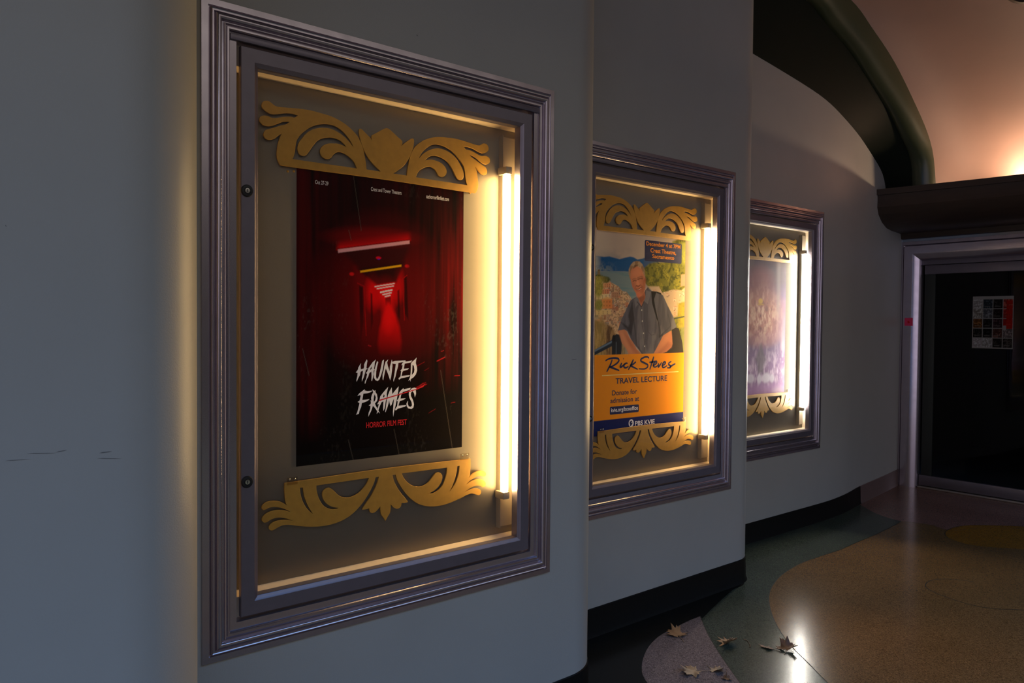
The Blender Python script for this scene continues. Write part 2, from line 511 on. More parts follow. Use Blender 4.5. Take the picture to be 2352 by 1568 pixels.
# dark fitting in the vault at the upper right
fit = onY(2362, -22, 1.0)
dirv = Vector(ray(2362, -22)); best = None
for i in range(len(vprof)-1):
    (y0, z0), (y1, z1) = vprof[i], vprof[i+1]
    for t in np.linspace(0, 1, 8):
        y, z = y0*(1-t)+y1*t, z0*(1-t)+z1*t
        s = y/dirv.y; e = abs(EYE+dirv.z*s-z)
        if best is None or e < best[0]: best = (e, Vector((dirv.x*s, y, z)), (y1-y0, z1-z0))
_, fp, tg = best
nrm = Vector((0, tg[1], -tg[0])).normalized()
if nrm.z > 0: nrm = -nrm
dl = empty('ceiling_downlight', fp-nrm*0.0)
dl.rotation_euler = nrm.to_track_quat('Z', 'Y').to_euler()
tag(dl, 'dark round recessed downlight in the pink vaulted ceiling', 'ceiling light')
link('trim_ring', lathe([(0.10, -0.03), (0.10, 0.004), (0.115, 0.012), (0.145, 0.006), (0.15, -0.01)]), M['ledge'], dl)
link('lens', lathe([(0.0, -0.012), (0.07, -0.010), (0.1, -0.004)]), M['black'], dl)

# ------------------------------------------------------------------ floor with inlaid curves
def c1(x, y):            # first floor close-up -> photo pixels -> floor
    p = onZ(1300+x*0.44728, 1100+y*0.44728)
    return (p.x, p.y)
def fl(pts, sub=6):
    return [tuple(p) for p in spline([c1(*p) for p in pts], sub)]
tan_edge = fl([(1560, 1240), (1345, 1046), (1240, 940), (1150, 850), (1085, 755), (1050, 670), (1042, 600), (1062, 545), (1110, 490), (1200, 435), (1300, 398),
               (1400, 365), (1500, 322), (1600, 280), (1690, 235), (1722, 216)])
pink_top = fl([(1490, 118), (1530, 142), (1590, 175), (1660, 200), (1722, 216)])
pink_low = fl([(1722, 216), (1800, 224), (1880, 236), (1950, 258), (2020, 262), (2110, 252), (2230, 250), (2352, 255), (2600, 275), (3000, 330), (3600, 420)])
yellow = fl([(2600, 255), (2352, 243), (2200, 237), (2060, 237), (1985, 250), (1948, 272), (1955, 296), (2000, 318), (2080, 338), (2200, 352), (2352, 362), (2600, 385)])
purple_l = fl([(690, 703), (630, 727), (560, 762), (480, 805), (425, 860), (395, 925), (390, 985), (402, 1020), (425, 1055), (480, 1130), (600, 1260)])
purple_r = fl([(690, 703), (712, 758), (745, 825), (795, 905), (850, 985), (905, 1060), (1000, 1180), (1060, 1260)])
black_r = fl([(700, 715), (760, 655), (820, 600), (860, 566), (915, 537), (905, 470)])
XL, XR, YN, YF = -4.0, 4.3, -6.0, 8.9
big_tan = tan_edge + pink_low[1:] + [(4.2, pink_low[-1][1]), (4.2, -1.0), (tan_edge[0][0]+0.8, -1.0)]
def inside(p, poly):
    c = False; j = len(poly)-1
    for i in range(len(poly)):
        a, b = poly[i], poly[j]
        if (a[1] > p[1]) != (b[1] > p[1]) and p[0] < (b[0]-a[0])*(p[1]-a[1])/(b[1]-a[1])+a[0]: c = not c
        j = i
    return c
pink_zone = pink_top + pink_low[1:] + [(4.2, pink_low[-1][1]), (4.2, 8.85), (-3.9, 8.85), (-3.9, pink_top[0][1]), ]
purple_zone = purple_l[::-1] + purple_r[1:]
bz_end = purple_r[-1]
black_zone = [(-3.95, black_r[-1][1])]+black_r[::-1]+purple_r[1:]+[(purple_r[-1][0], -5.9), (-3.95, -5.9)]
yel_zone = yellow
zones = [('t_purple', purple_zone), ('t_yellow', yel_zone), ('t_tan', big_tan), ('t_pink', pink_zone), ('t_black', black_zone)]
fmats = [M['t_green']]+[M[z[0]] for z in zones]
verts, edges = [], []
def addloop(poly, closed):
    s = len(verts)
    verts.extend([Vector(p) for p in poly])
    n = len(poly)
    for i in range(n if closed else n-1):
        edges.append((s+i, s+(i+1) % n))
addloop([(XL, YN), (XR, YN), (XR, YF), (XL, YF)], True)
for zn, z in zones: addloop(z, True)
rv, re_, rf, *_ = delaunay_2d_cdt(verts, edges, [], 0, 1e-4)
me = bpy.data.meshes.new('floor')
me.from_pydata([(v.x, v.y, 0.0) for v in rv], [], [tuple(f) for f in rf])
floor = link('floor', me, fmats)
for p in me.polygons:
    c = p.center
    for i, (zn, z) in enumerate(zones):
        if inside((c.x, c.y), z):
            p.material_index = i+1; break
for p in me.polygons:
    if p.normal.z < 0: p.flip()
struct(floor, 'terrazzo floor with inlaid coloured curves')
def ribbon(pts, w, z=0.0003):
    rows = []
    for i, p in enumerate(pts):
        a, b = pts[max(i-1, 0)], pts[min(i+1, len(pts)-1)]
        t = Vector((b[0]-a[0], b[1]-a[1])).normalized()
        rows.append([(p[0]-t.y*w/2, p[1]+t.x*w/2, z), (p[0]+t.y*w/2, p[1]-t.x*w/2, z)])
    return loft(rows)
ring = fl([(2600, 690), (2352, 672), (2200, 665), (2080, 645), (1980, 615), (1890, 580), (1850, 555), (1850, 535), (1880, 519), (1950, 512), (2040, 520), (2100, 528)])
for pts, w in ((tan_edge, .005), (yellow, .006), (ring, .006), (purple_r, .004), (pink_low, .004)):
    o = link('inlay_strip', ribbon(pts, w), M['strip'], floor)
# pavement beyond, under the open sky
struct(link('ground', box((-14, -30, -0.2), (14, -6.0, -0.0)), M['pave']))

# ------------------------------------------------------------------ ledge over the door with hidden lamp
prof = [(0.0, 2.56), (0.03, 2.565), (0.05, 2.615), (0.22, 2.618), (0.36, 2.618), (0.52, 2.630), (0.66, 2.672), (0.76, 2.735), (0.80, 2.80), (0.795, 2.86), (0.80, 2.915),
        (0.822, 2.915), (0.826, 2.97), (0.80, 2.972), (0.74, 2.972), (0.735, 2.86), (0.0, 2.86)]
ang = math.radians(8.5)
rows = []
for (d, z) in prof:
    row = []
    for t in (-0.06, 0.5, 1.0, 2.0, 3.2, 5.0, 7.4):
        base = Vector((-3.60 + t*math.cos(ang) + d*0.19*max(0, 1-t), 8.2 + t*0.149*max(0, 1-t/8)*min(1.0, d/0.7), 0))
        row.append((base.x, base.y-d, z))
    rows.append(row)
rows.append(rows[0])
lm = loft(rows, ang=25)
bm = bmesh.new(); bm.from_mesh(lm)
bmesh.ops.remove_doubles(bm, verts=bm.verts, dist=1e-5)
bmesh.ops.holes_fill(bm, edges=[e for e in bm.edges if e.is_boundary])
struct(link('trim_2', from_bm(bm, 25), M['ledge']), 'dark brown wooden ledge over the glass door')
cl = empty('cove_lamp', (-2.35, 8.125, 2.862))
tag(cl, 'warm cove lamp tucked behind the brown ledge lighting the pink vault', 'lamp')
tb = link('tube', lathe([(0, -0.17), (0.013, -0.17), (0.013, 0.17), (0, 0.17)], 16), M['cove'], cl)
tb.rotation_euler = (0, math.pi/2, 0); tb.location = (0, 0, 0.07)
link('batten', box((-0.20, -0.03, 0.0), (0.20, 0.03, 0.028), 0.004), M['frame_door'], cl)
for s_ in (-1, 1):
    link('lamp_holder', box((s_*0.185-0.015, -0.018, 0.026), (s_*0.185+0.015, 0.018, 0.09), 0.004), M['frame_door'], cl)

# ------------------------------------------------------------------ glass door, its casing, notice and note
DX0, DX1, DZ1 = -3.60, -0.98, 2.535         # outer edge of the casing
CAS = [(0.0, -0.02), (0.0, 0.012), (0.034, 0.014), (0.038, 0.004), (0.046, 0.0)]+[(0.050+0.148*math.sin(math.pi/2*i/12)**1.0, 0.034-0.088*(1-math.cos(math.pi/2*i/12))) for i in range(13)]+[(0.198, -0.10)]
rows = [[(DX0+d, 8.215-h, 0.0), (DX0+d, 8.215-h, DZ1-d), (DX1-d, 8.215-h, DZ1-d), (DX1-d, 8.215-h, 0.0)] for d, h in CAS]
d1 = empty('door_1', ((DX0+DX1)/2, 8.3, 0))
struct(d1, 'dark glass double door in mauve metal frame')
def dp(name, me, mat):
    me.transform(Matrix.Translation((-(DX0+DX1)/2, -8.3, 0)))
    return link(name, me, mat, d1)
dp('door_casing', loft(rows, ang=28), M['frame'])
IX0, IX1, IZ = DX0+0.198, DX1-0.198, DZ1-0.198
dp('door_head', box((IX0, 8.265, IZ-0.046), (IX1, 8.33, IZ+0.002), 0.004), M['frame_door'])
mid = (IX0+IX1)/2
for s, (a, b) in enumerate(((IX0+0.022, mid-0.004), (mid+0.004, IX1-0.022))):
    dp('top_rail', box((a, 8.27, IZ-0.142), (b, 8.315, IZ-0.05), 0.004), M['frame_door'])
    dp('bottom_rail', box((a-0.015, 8.262, 0.026), (b+0.015, 8.318, 0.132), 0.004), M['frame_door'])
    dp('stile', box((a, 8.278, 0.13), (a+0.10, 8.312, IZ-0.14), 0.003), M['stile'])
    dp('stile', box((b-0.10, 8.278, 0.13), (b, 8.312, IZ-0.14), 0.003), M['stile'])
    dp('glass', box((a+0.09, 8.292, 0.12), (b-0.09, 8.298, IZ-0.13)), M['door_glass'])
    hx = b-0.06 if s == 0 else a+0.06
    bm = bmesh.new()
    box_bm(bm, (hx-0.012, 8.20, 0.95), (hx+0.012, 8.222, 1.25), 0.008)
    box_bm(bm, (hx-0.01, 8.21, 0.97), (hx+0.01, 8.28, 0.99), 0.003)
    box_bm(bm, (hx-0.01, 8.21, 1.21), (hx+0.01, 8.28, 1.23), 0.003)
    dp('handle', from_bm(bm, 30), M['chrome'])
dp('threshold', box((IX0+0.005, 8.235, 0.0), (IX1-0.005, 8.34, 0.018), 0.006), M['threshold'])
# lobby behind, its unlit dark put into a near-black colour; wall right of the door and above it
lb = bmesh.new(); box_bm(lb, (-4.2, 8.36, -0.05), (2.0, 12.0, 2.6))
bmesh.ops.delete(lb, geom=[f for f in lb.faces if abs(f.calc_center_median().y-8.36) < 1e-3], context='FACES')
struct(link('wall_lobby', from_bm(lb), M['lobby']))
wv = [(DX0-0.05, 8.24), (DX0+0.05, 8.24)]
struct(link('wall_back', box((DX1-0.02, 8.235, 0), (4.3, 8.36, 2.60)), M['wall']))
struct(link('wall_back_upper', box((DX0-0.3, 8.235, DZ1-0.03), (4.3, 8.36, 2.86)), M['wall']))
nt = link('sticky_note', mesh([(-0.041, 0, 0), (0.041, 0, 0), (0.041, -0.004, 0.04), (0.041, -0.003, 0.081), (-0.041, 0, 0.081), (-0.041, -0.001, 0.04)], [(0, 1, 2, 5), (5, 2, 3, 4)]), M['note'])
nt.location = (onY(2087, 748, 8.178).x, 8.1785, onY(2087, 748, 8.178).z)
tag(nt, 'small bright pink sticky note on the mauve door casing', 'note')
k = link('pen_mark', mesh([(-0.008, -0.0045, 0.028), (0.012, -0.0045, 0.03), (0.006, -0.005, 0.052), (-0.012, -0.0045, 0.05)], [(0, 1, 2, 3)]), M['red_ink'], nt)

# ------------------------------------------------------------------ painted print helper
class Canvas:
    def __init__(s, w, h, nx, ny, col):
        s.w, s.h, s.nx, s.ny = w, h, nx, ny
        u = np.linspace(0, w, nx); v = np.linspace(0, h, ny)
        s.U, s.V = np.meshgrid(u, v)
        s.C = np.ones((ny, nx, 3))*np.array([lin(c) for c in col])
        s.rng = np.random.RandomState(7)
    def noise(s, su, sv, seed=0, octs=1):
        out = np.zeros_like(s.U); amp = 1; tot = 0
        for o in range(octs):
            r = np.random.RandomState(seed+o*17)
            nu, nv = int(s.w/su)+3, int(s.h/sv)+3
            g = r.rand(nv, nu)
            x = s.U/su; y = s.V/sv
            i = x.astype(int); j = y.astype(int); fx = x-i; fy = y-j
            fx = fx*fx*(3-2*fx); fy = fy*fy*(3-2*fy)
            n = (g[j, i]*(1-fx)+g[j, i+1]*fx)*(1-fy)+(g[j+1, i]*(1-fx)+g[j+1, i+1]*fx)*fy
            out += n*amp; tot += amp; amp *= 0.55; su *= 0.5; sv *= 0.5
        return out/tot
    def put(s, mask, col):
        c = np.array([lin(max(0, x)) for x in col]) if np.ndim(col) == 1 else col
        m = np.clip(mask, 0, 1)[..., None]
        s.C = s.C*(1-m)+c*m
    def sd(s, poly):
        P = np.array(poly, float)
        d = np.full(s.U.shape, 1e9); ins = np.zeros(s.U.shape, bool)
        j = len(P)-1
        for i in range(len(P)):
            a, b = P[i], P[j]
            e = b-a; wx = s.U-a[0]; wy = s.V-a[1]
            t = np.clip((wx*e[0]+wy*e[1])/max(e@e, 1e-12), 0, 1)
            d = np.minimum(d, (wx-e[0]*t)**2+(wy-e[1]*t)**2)
            if abs(b[1]-a[1]) > 1e-12:
                c = ((a[1] > s.V) != (b[1] > s.V)) & (s.U < (b[0]-a[0])*(s.V-a[1])/(b[1]-a[1])+a[0])
                ins ^= c
            j = i
        return np.sqrt(d)*np.where(ins, -1, 1)
    def poly(s, poly, col, soft=0.002, a=1.0, tex=None):
        m = np.clip(0.5-s.sd(poly)/soft, 0, 1)*a
        if tex is not None: m = m*tex
        s.put(m, col); return m
    def ell(s, c, r, col, soft=0.3, a=1.0, rot=0.0):
        x = s.U-c[0]; y = s.V-c[1]
        ca, sa = math.cos(rot), math.sin(rot)
        q = np.sqrt(((x*ca+y*sa)/r[0])**2+((-x*sa+y*ca)/r[1])**2)
        m = np.clip((1-q)/soft+0.5, 0, 1)*a
        s.put(m, col); return m
    def line(s, pts, wd, col, a=1.0, soft=0.0012):
        d = np.full(s.U.shape, 1e9)
        for p, q in zip(pts, pts[1:]):
            p = np.array(p); e = np.array(q)-p
            wx = s.U-p[0]; wy = s.V-p[1]
            t = np.clip((wx*e[0]+wy*e[1])/max(e@e, 1e-12), 0, 1)
            d = np.minimum(d, np.hypot(wx-e[0]*t, wy-e[1]*t))
        s.put(np.clip((wd/2-d)/soft+0.5, 0, 1)*a, col)
    def build(s, name, mat, curl=None, parent=None):
        nx, ny = s.nx, s.ny
        co = np.zeros((ny, nx, 3))
        co[..., 0] = s.U; co[..., 1] = s.h-s.V
        if curl is not None: co[..., 2] = curl(s.U, s.V)
        me = bpy.data.meshes.new(name)
        me.vertices.add(nx*ny); me.vertices.foreach_set('co', co.ravel())
        idx = np.arange(nx*ny).reshape(ny, nx)
        q = np.stack([idx[1:, :-1], idx[1:, 1:], idx[:-1, 1:], idx[:-1, :-1]], -1).reshape(-1, 4)
        me.loops.add(q.size); me.loops.foreach_set('vertex_index', q.ravel().astype(np.int32))
        me.polygons.add(len(q)); me.polygons.foreach_set('loop_start', np.arange(0, q.size, 4, dtype=np.int32))
        me.update(); me.validate()
        at = me.color_attributes.new('ink', 'FLOAT_COLOR', 'POINT')
        rgba = np.ones((ny*nx, 4), np.float32); rgba[:, :3] = np.clip(s.C, 0, 1).reshape(-1, 3)
        at.data.foreach_set('color', rgba.ravel())
        me.shade_smooth()
        return link(name, me, mat, parent)

FACE = (math.pi/2, 0, math.pi/2)      # local x along the wall, local y up, local z out of the wall
def text(body, box_, mat, parent, name, z=0.0003, bold=0.0, shear=0.0, align='C'):
    cu = bpy.data.curves.new('t', 'FONT'); cu.body = body; cu.size = 1; cu.offset = bold; cu.shear = shear
    o = bpy.data.objects.new('t', cu); me = bpy.data.meshes.new_from_object(o)
    bpy.data.objects.remove(o); bpy.data.curves.remove(cu)
    xs = [v.co.x for v in me.vertices]; ys = [v.co.y for v in me.vertices]
    x0, x1, y0, y1 = min(xs), max(xs), min(ys), max(ys)
    u0, v0, u1, v1 = box_
    for v in me.vertices:
        v.co = Vector((u0+(v.co.x-x0)/(x1-x0)*(u1-u0), v0+(v.co.y-y0)/(y1-y0)*(v1-v0), z))
    return link(name, me, mat, parent)
def strokes(paths, w):
    vs, fs = [], []
    for pts in paths:
        P = [Vector((p[0], p[1])) for p in (spline(pts, 5) if len(pts) > 2 else pts)]
        s = len(vs); n = len(P)
        for i, p in enumerate(P):
            a, b = P[max(i-1, 0)], P[min(i+1, n-1)]
            t = (b-a).normalized(); e = i/(n-1)
            ww = w*(0.55+0.45*math.sin(math.pi*min(1, max(0, e*0.9+0.08))))
            vs.append((p.x-t.y*ww/2, p.y+t.x*ww/2, 0)); vs.append((p.x+t.y*ww/2, p.y-t.x*ww/2, 0))
        for i in range(n-1):
            fs.append((s+2*i, s+2*i+1, s+2*i+3, s+2*i+2))
    return vs, fs

# ------------------------------------------------------------------ display cases
CW, CH, CYC, CZ0 = 1.403, 1.982, 1.4335, 0.629
def case_loc(k): return Vector((XW[k], CYC+STEP*(k-1), CZ0))
def loc1(x, y, h, k=1):                 # photo point at height h over wall k -> local x, y of that case
    p = onX(x, y, XW[k]+h); c = case_loc(k)
    return (p.y-c.y, p.z-c.z)
x0, x1 = -CW/2, CW/2
MOULD = [(0.0, -0.004), (0.0, 0.008), (0.019, 0.010), (0.020, 0.003), (0.0235, 0.003), (0.025, 0.013), (0.0275, 0.016), (0.030, 0.0145), (0.0345, 0.015), (0.036, 0.009),
         (0.0375, 0.011)]+[(0.0475-0.0095*math.cos(math.pi*i/10), 0.012+0.0105*math.sin(math.pi*i/10)) for i in range(11)]+[(0.0585, 0.010), (0.063, 0.011), (0.064, 0.0165),
         (0.067, 0.018), (0.0685, 0.012), (0.0715, 0.0115), (0.073, 0.016), (0.078, 0.0165), (0.081, 0.013), (0.083, 0.005), (0.104, 0.004), (0.105, 0.002), (0.105, -0.034)]
DOORF = [(0.117, -0.012), (0.117, 0.0055), (0.1185, 0.007), (0.159, 0.007), (0.163, 0.004), (0.168, 0.002), (0.172, -0.001), (0.172, -0.035), (0.150, -0.035), (0.117, -0.012)]
def T1(pts, h, k=1): return [loc1(590+a*0.14029, 220+b*0.14029, h) for a, b in pts]
def T2(pts, h, k=1): return [loc1(590+a*0.13605, 1060+b*0.13605, h) for a, b in pts]
HO = -0.084
top_out = [(2105, 1366), (640, 1170), (390, 1132), (360, 1080), (335, 1010), (330, 930), (345, 820), (370, 710), (413, 608), (330, 665), (270, 705), (200, 718), (145, 695), (118, 650),
           (120, 600), (150, 560), (200, 545), (290, 520), (400, 485), (490, 464), (545, 424), (470, 420), (420, 425), (350, 450), (260, 485), (180, 495), (110, 475), (60, 430), (45, 390),
           (60, 345), (110, 325), (170, 330), (240, 358), (310, 365), (400, 350), (500, 342), (580, 348), (612, 358), (680, 322), (620, 300), (560, 285), (470, 280), (390, 290), (290, 300),
           (220, 290), (150, 250), (95, 195), (85, 145), (110, 95), (155, 82), (210, 95), (260, 135), (310, 170), (380, 185), (550, 200), (720, 215), (880, 240), (1050, 285), (1200, 330),
           (1330, 390), (1450, 465), (1550, 550), (1640, 650), (1700, 760), (1740, 870), (1765, 990), (1785, 1110), (1795, 1207), (2035, 1242), (1960, 1170), (1860, 1060), (1780, 930),
           (1720, 790), (1685, 650), (1675, 560), (1690, 537), (1720, 550), (1790, 620), (1850, 680), (1890, 735), (1904, 765), (1882, 690), (1886, 650), (1960, 610), (2050, 560), (2105, 525)]
top_hole = [(580, 1036), (1640, 1190), (1600, 1090), (1560, 1040), (1500, 985), (1420, 935), (1350, 915), (1290, 930), (1250, 960), (1215, 1010), (1180, 1030), (1120, 1025), (1070, 990),
            (1040, 930), (1045, 870), (1090, 815), (1160, 785), (1250, 780), (1350, 790), (1470, 842), (1440, 800), (1380, 740), (1320, 705), (1240, 682), (1160, 680), (1070, 695), (990, 735),
            (930, 800), (880, 870), (840, 930), (800, 970), (750, 978), (700, 955), (675, 900), (670, 840), (690, 770), (740, 700), (810, 620), (900, 560), (1000, 530), (1100, 525), (1210, 540),
            (1320, 590), (1420, 660), (1510, 750), (1590, 858), (1550, 760), (1480, 660), (1400, 570), (1310, 505), (1220, 470), (1110, 458), (990, 470), (880, 510), (790, 570), (710, 640),
            (660, 710), (635, 800), (620, 920), (600, 990)]
bot_out = [(2195, 114), (475, 365), (470, 480), (478, 600), (490, 690), (520, 747), (470, 715), (400, 680), (320, 665), (230, 668), (150, 695), (95, 745), (85, 790), (110, 815), (150, 805),
           (210, 775), (300, 762), (400, 775), (480, 800), (540, 830), (592, 862), (520, 838), (440, 820), (330, 820), (240, 840), (160, 880), (100, 940), (88, 990), (120, 1025), (170, 1020),
           (230, 980), (310, 950), (400, 940), (490, 955), (570, 980), (637, 1005), (560, 992), (480, 985), (400, 990), (310, 1010), (240, 1050), (205, 1100), (215, 1140), (255, 1160), (310, 1135),
           (380, 1095), (450, 1068), (540, 1062), (640, 1075), (760, 1088), (900, 1095), (1060, 1090), (1200, 1070), (1330, 1035), (1450, 985), (1560, 920), (1650, 845), (1740, 750), (1810, 660),
           (1880, 550), (1940, 440), (1980, 350), (2005, 262), (2065, 252), (2040, 350), (1990, 470), (1920, 600), (1850, 700), (1790, 790), (1785, 806), (1830, 805), (1900, 785), (1905, 830),
           (1930, 858), (1975, 860), (2030, 820), (2070, 770), (2088, 747), (2092, 830), (2105, 890), (2140, 940), (2195, 990)]
bot_hole = [(1005, 400), (1900, 270), (1870, 350), (1810, 440), (1740, 515), (1650, 575), (1550, 608), (1460, 605), (1380, 570), (1310, 505), (1260, 460), (1215, 443), (1160, 460), (1120, 505),
            (1110, 570), (1130, 640), (1180, 705), (1250, 750), (1320, 770), (1390, 778), (1350, 798), (1270, 805), (1190, 785), (1110, 730), (1060, 650), (1025, 560), (1005, 470)]
bot_slit = [(725, 440), (782, 432), (795, 540), (830, 660), (880, 770), (955, 887), (890, 840), (820, 760), (765, 650), (735, 540)]
def mirror_loops(out, holes, T, ax):
    P = T(out, HO); c = ax
    P[0] = (c, P[0][1]); P[-1] = (c, P[-1][1])
    full = P + [(2*c-x, y) for x, y in P[::-1][1:-1]]
    L = [rounded(full)]
    for h in holes:
        q = rounded(T(h, HO)); L.append(q); L.append([(2*c-x, y) for x, y in q])
    return L
ax_t = (loc1(596.3, 277.5, HO)[0]+loc1(1120.2, 366, HO)[0])/2
ax_b = (loc1(601.6, 1166, HO)[0]+loc1(1121.6, 1101, HO)[0])/2
AX = (ax_t+ax_b)/2
def build_case(k=1):
    root = empty('display_case', case_loc(k), FACE)
    link('moulding', sweep_rect(x0, 0, x1, CH, MOULD), M['frame'], root)
    df = link('door_frame', sweep_rect(x0, 0, x1, CH, DOORF), M['frame_door'], root)
    for py in (438, 1106):
        lx, ly = loc1(567, py, 0.007)
        lk = link('lock', lathe([(0, 0.004), (0.009, 0.004), (0.0105, 0.006), (0.0165, 0.0055), (0.0185, 0.003), (0.0185, -0.001)], 28), M['black'], df)
        lk.location = (lx, ly, 0.007)
        kc = link('lock_cylinder', lathe([(0, 0.0072), (0.0075, 0.0068), (0.0088, 0.004)], 24), M['chrome'], lk)
        bm = bmesh.new(); box_bm(bm, (-0.0012, -0.0045, 0.0066), (0.0012, 0.0045, 0.0078))
        link('keyhole', from_bm(bm), M['black'], lk)
    link('drip_strip', box((x0+0.0835, CH-0.106, 0.0035), (x1-0.0835, CH-0.086, 0.0125), 0.002), M['frame_door'], root)
    link('glass_pane', box((x0+0.165, 0.165, -0.010), (x1-0.165, CH-0.165, -0.006)), M['glass'], root)
    a = 0.105; b = 0.168
    def rect(dx, dy, h): return [(x0+dx, dy, h), (x1-dx, dy, h), (x1-dx, CH-dy, h), (x0+dx, CH-dy, h)]
    link('case_lining', loft([rect(a, a, -0.034), rect(a, b, -0.034), rect(a, b, -0.101)], closed=True), M['reveal'], root)
    link('back_panel', mesh(rect(a, b, -0.100)+rect(a, b, -0.104), [(0, 1, 2, 3), (7, 6, 5, 4), (0, 4, 5, 1), (1, 5, 6, 2), (2, 6, 7, 3), (3, 7, 4, 0)]), M['board'], root)
    # light channel on the right, tube in front of it
    c0, c1_ = loc1(1151, 760, -0.075)[0], x1-a-0.004
    cx = loc1(1163, 760, -0.047)[0]
    ch = [(c0, -0.072), (c0+0.002, -0.072), (c0+0.002, -0.090), (c0+0.02, -0.094), (c0+0.045, -0.094), (c1_, -0.094), (c1_, -0.0995), (c0, -0.0995)]
    zb, zt = b+0.03, CH-b-0.03
    link('light_channel', loft([[(u, zb, h) for u, h in ch]+[(ch[0][0], zb, ch[0][1])], [(u, zt, h) for u, h in ch]+[(ch[0][0], zt, ch[0][1])]], ang=25), M['alu'], root)
    tb0, tb1 = loc1(1163, 1128, -0.047)[1], loc1(1163, 400, -0.047)[1]
    tube = link('fluorescent_tube', lathe([(0, tb0+0.0), (0.012, tb0+0.002), (0.0135, tb0+0.01), (0.0135, tb1-0.01), (0.012, tb1-0.002), (0, tb1)], 20), M['tube_warm'], root)
    tube.rotation_euler = (-math.pi/2, 0, 0); tube.location = (cx, 0, -0.049)
    for s, yy in ((-1, tb0), (1, tb1)):
        bm = bmesh.new()
        box_bm(bm, (cx-0.016, min(yy, yy+s*0.03), -0.0935), (cx+0.016, max(yy, yy+s*0.03), -0.036), 0.004)
        link('lamp_holder', from_bm(bm, 30), M['alu'], root)
    t = link('top_ornament', flat_shape(mirror_loops(top_out, [top_hole], T1, AX), 0.005, 0.0006, -0.0905), M['gold'], root)
    b_ = link('bottom_ornament', flat_shape(mirror_loops(bot_out, [bot_hole, bot_slit], T2, AX), 0.005, 0.0006, -0.0905), M['gold'], root)
    for u in ((657, 681), (1054, 1074)):
        yb = loc1(u[0], 1106 if u[0] < 800 else 1050, HO)[1]
        xa, xb = loc1(u[0], 1100, -0.09)[0], loc1(u[1], 1100, -0.09)[0]
        cp = link('clip', box((xa, yb-0.012, -0.0835), (xb, yb+0.013, -0.0800), 0.001), M['clip'], b_)
        for f in (0.25, 0.75):
            link('screw', lathe([(0, 0.0012), (0.002, 0.001), (0.003, 0)], 10), M['chrome'], cp).location = (xa+(xb-xa)*f, yb+0.006, -0.080)
    for px_, py_ in ((675, 393), (661, 393), (1080, 443)):
        s = link('screw', lathe([(0, 0.003), (0.003, 0.0026), (0.0042, 0)], 12), M['gold'], root)
        q = loc1(px_, py_, -0.099); s.location = (q[0], q[1], -0.0998)
    # small makers plate on lip, upper and lower
    return root
case1 = build_case(1)
tag(case1, 'nearest lavender-grey display case with warm tube light and gold scrolls, around the red corridor poster', 'display case', 'wall display cases')
def copy_tree(o, parent=None):
    c = o.copy(); COL.objects.link(c)
    if parent is not None:
        c.parent = parent
    for ch in list(o.children):
        copy_tree(ch, c)
    return c
case2 = copy_tree(case1); case2.location = case_loc(2)
case2['label'] = 'middle lavender-grey framed display case with warm tube light, around the orange travel lecture poster'
for ch in case2.children:
    if ch.name.startswith('bottom_ornament'): ch.location.y -= 0.052
    if ch.name.startswith('fluorescent_tube'):
        ch.data = ch.data.copy(); ch.data.materials.clear(); ch.data.materials.append(M['tube_amber'])
for ch in list(case2.children):
    if ch.name.startswith('screw'): bpy.data.objects.remove(ch)
case3 = copy_tree(case1); case3.location = case_loc(3)
case3['label'] = 'farthest framed display case lit by a cool white tube, around the purple poster'
for ch in case3.children:
    if ch.name.startswith('bottom_ornament'): ch.location.y -= 0.012
    if ch.name.startswith('fluorescent_tube'):
        ch.data = ch.data.copy(); ch.data.materials.clear(); ch.data.materials.append(M['tube_white'])
        ch.location.x += loc1(1849, 765, -0.049, 3)[0]-ch.location.x
    if ch.name.startswith('lamp_holder'):
        pass
# bare edge of the next case, at the left border of the photo
case0 = empty('display_case', case_loc(0), FACE)
tag(case0, 'dark edge of another framed display case at the far left border', 'display case', None)
link('moulding', sweep_rect(x0, 0, x1, CH, MOULD), M['frame'], case0)
link('door_frame', sweep_rect(x0, 0, x1, CH, DOORF), M['frame_door'], case0)
link('back_panel', mesh([(x0+.1, .1, -.03), (x1-.1, .1, -.03), (x1-.1, CH-.1, -.03), (x0+.1, CH-.1, -.03)], [(0, 1, 2, 3)]), M['black'], case0)

PW, PH = 0.686, 1.016
HP = -0.0990
# ------------------------------------------------------------------ poster one: red corridor
L1 = onX(680, 1072, XW[1]+HP); R1 = onX(1061, 1026, XW[1]+HP)
p1_loc = Vector((XW[1]+HP, L1.y, (L1.z+R1.z)/2))
def P1(x, y):
    p = onX(x, y, XW[1]+HP); return (p.y-p1_loc.y, PH-(p.z-p1_loc.z))      # u right, v down
def Q1(x, y):
    p = onX(x, y, XW[1]+HP); return (p.y-p1_loc.y, p.z-p1_loc.z)           # local x, y up
c = Canvas(PW, PH, 300, 444, (8, 1, 2))
U, V = c.U/PW, c.V/PH
st = c.noise(0.028, 0.9, 3, 3)*0.6+c.noise(0.012, 0.25, 9, 2)*0.4
fade = np.clip((0.80-V)/0.35, 0, 1)
c.put(fade*np.clip(st*1.5-0.3, 0, 1), (52, 1, 4))
c.put(fade*np.clip((U-0.62)*2.2, 0, 0.9)*np.clip((V-0.06)*4, 0, 1)*np.clip(st*2.6-0.9, 0, 1), (135, 5, 9))
c.put(np.clip((0.17-U)*12, 0, 1)*np.clip((0.93-V)*6, 0, 1)*np.clip(st*1.6-0.3, 0, 1)*0.9, (82, 2, 6))
c.put(np.clip((V-0.02)*3, 0, 1)*np.clip((0.30-V)*3, 0, 1)*0.35, (30, 0, 3))
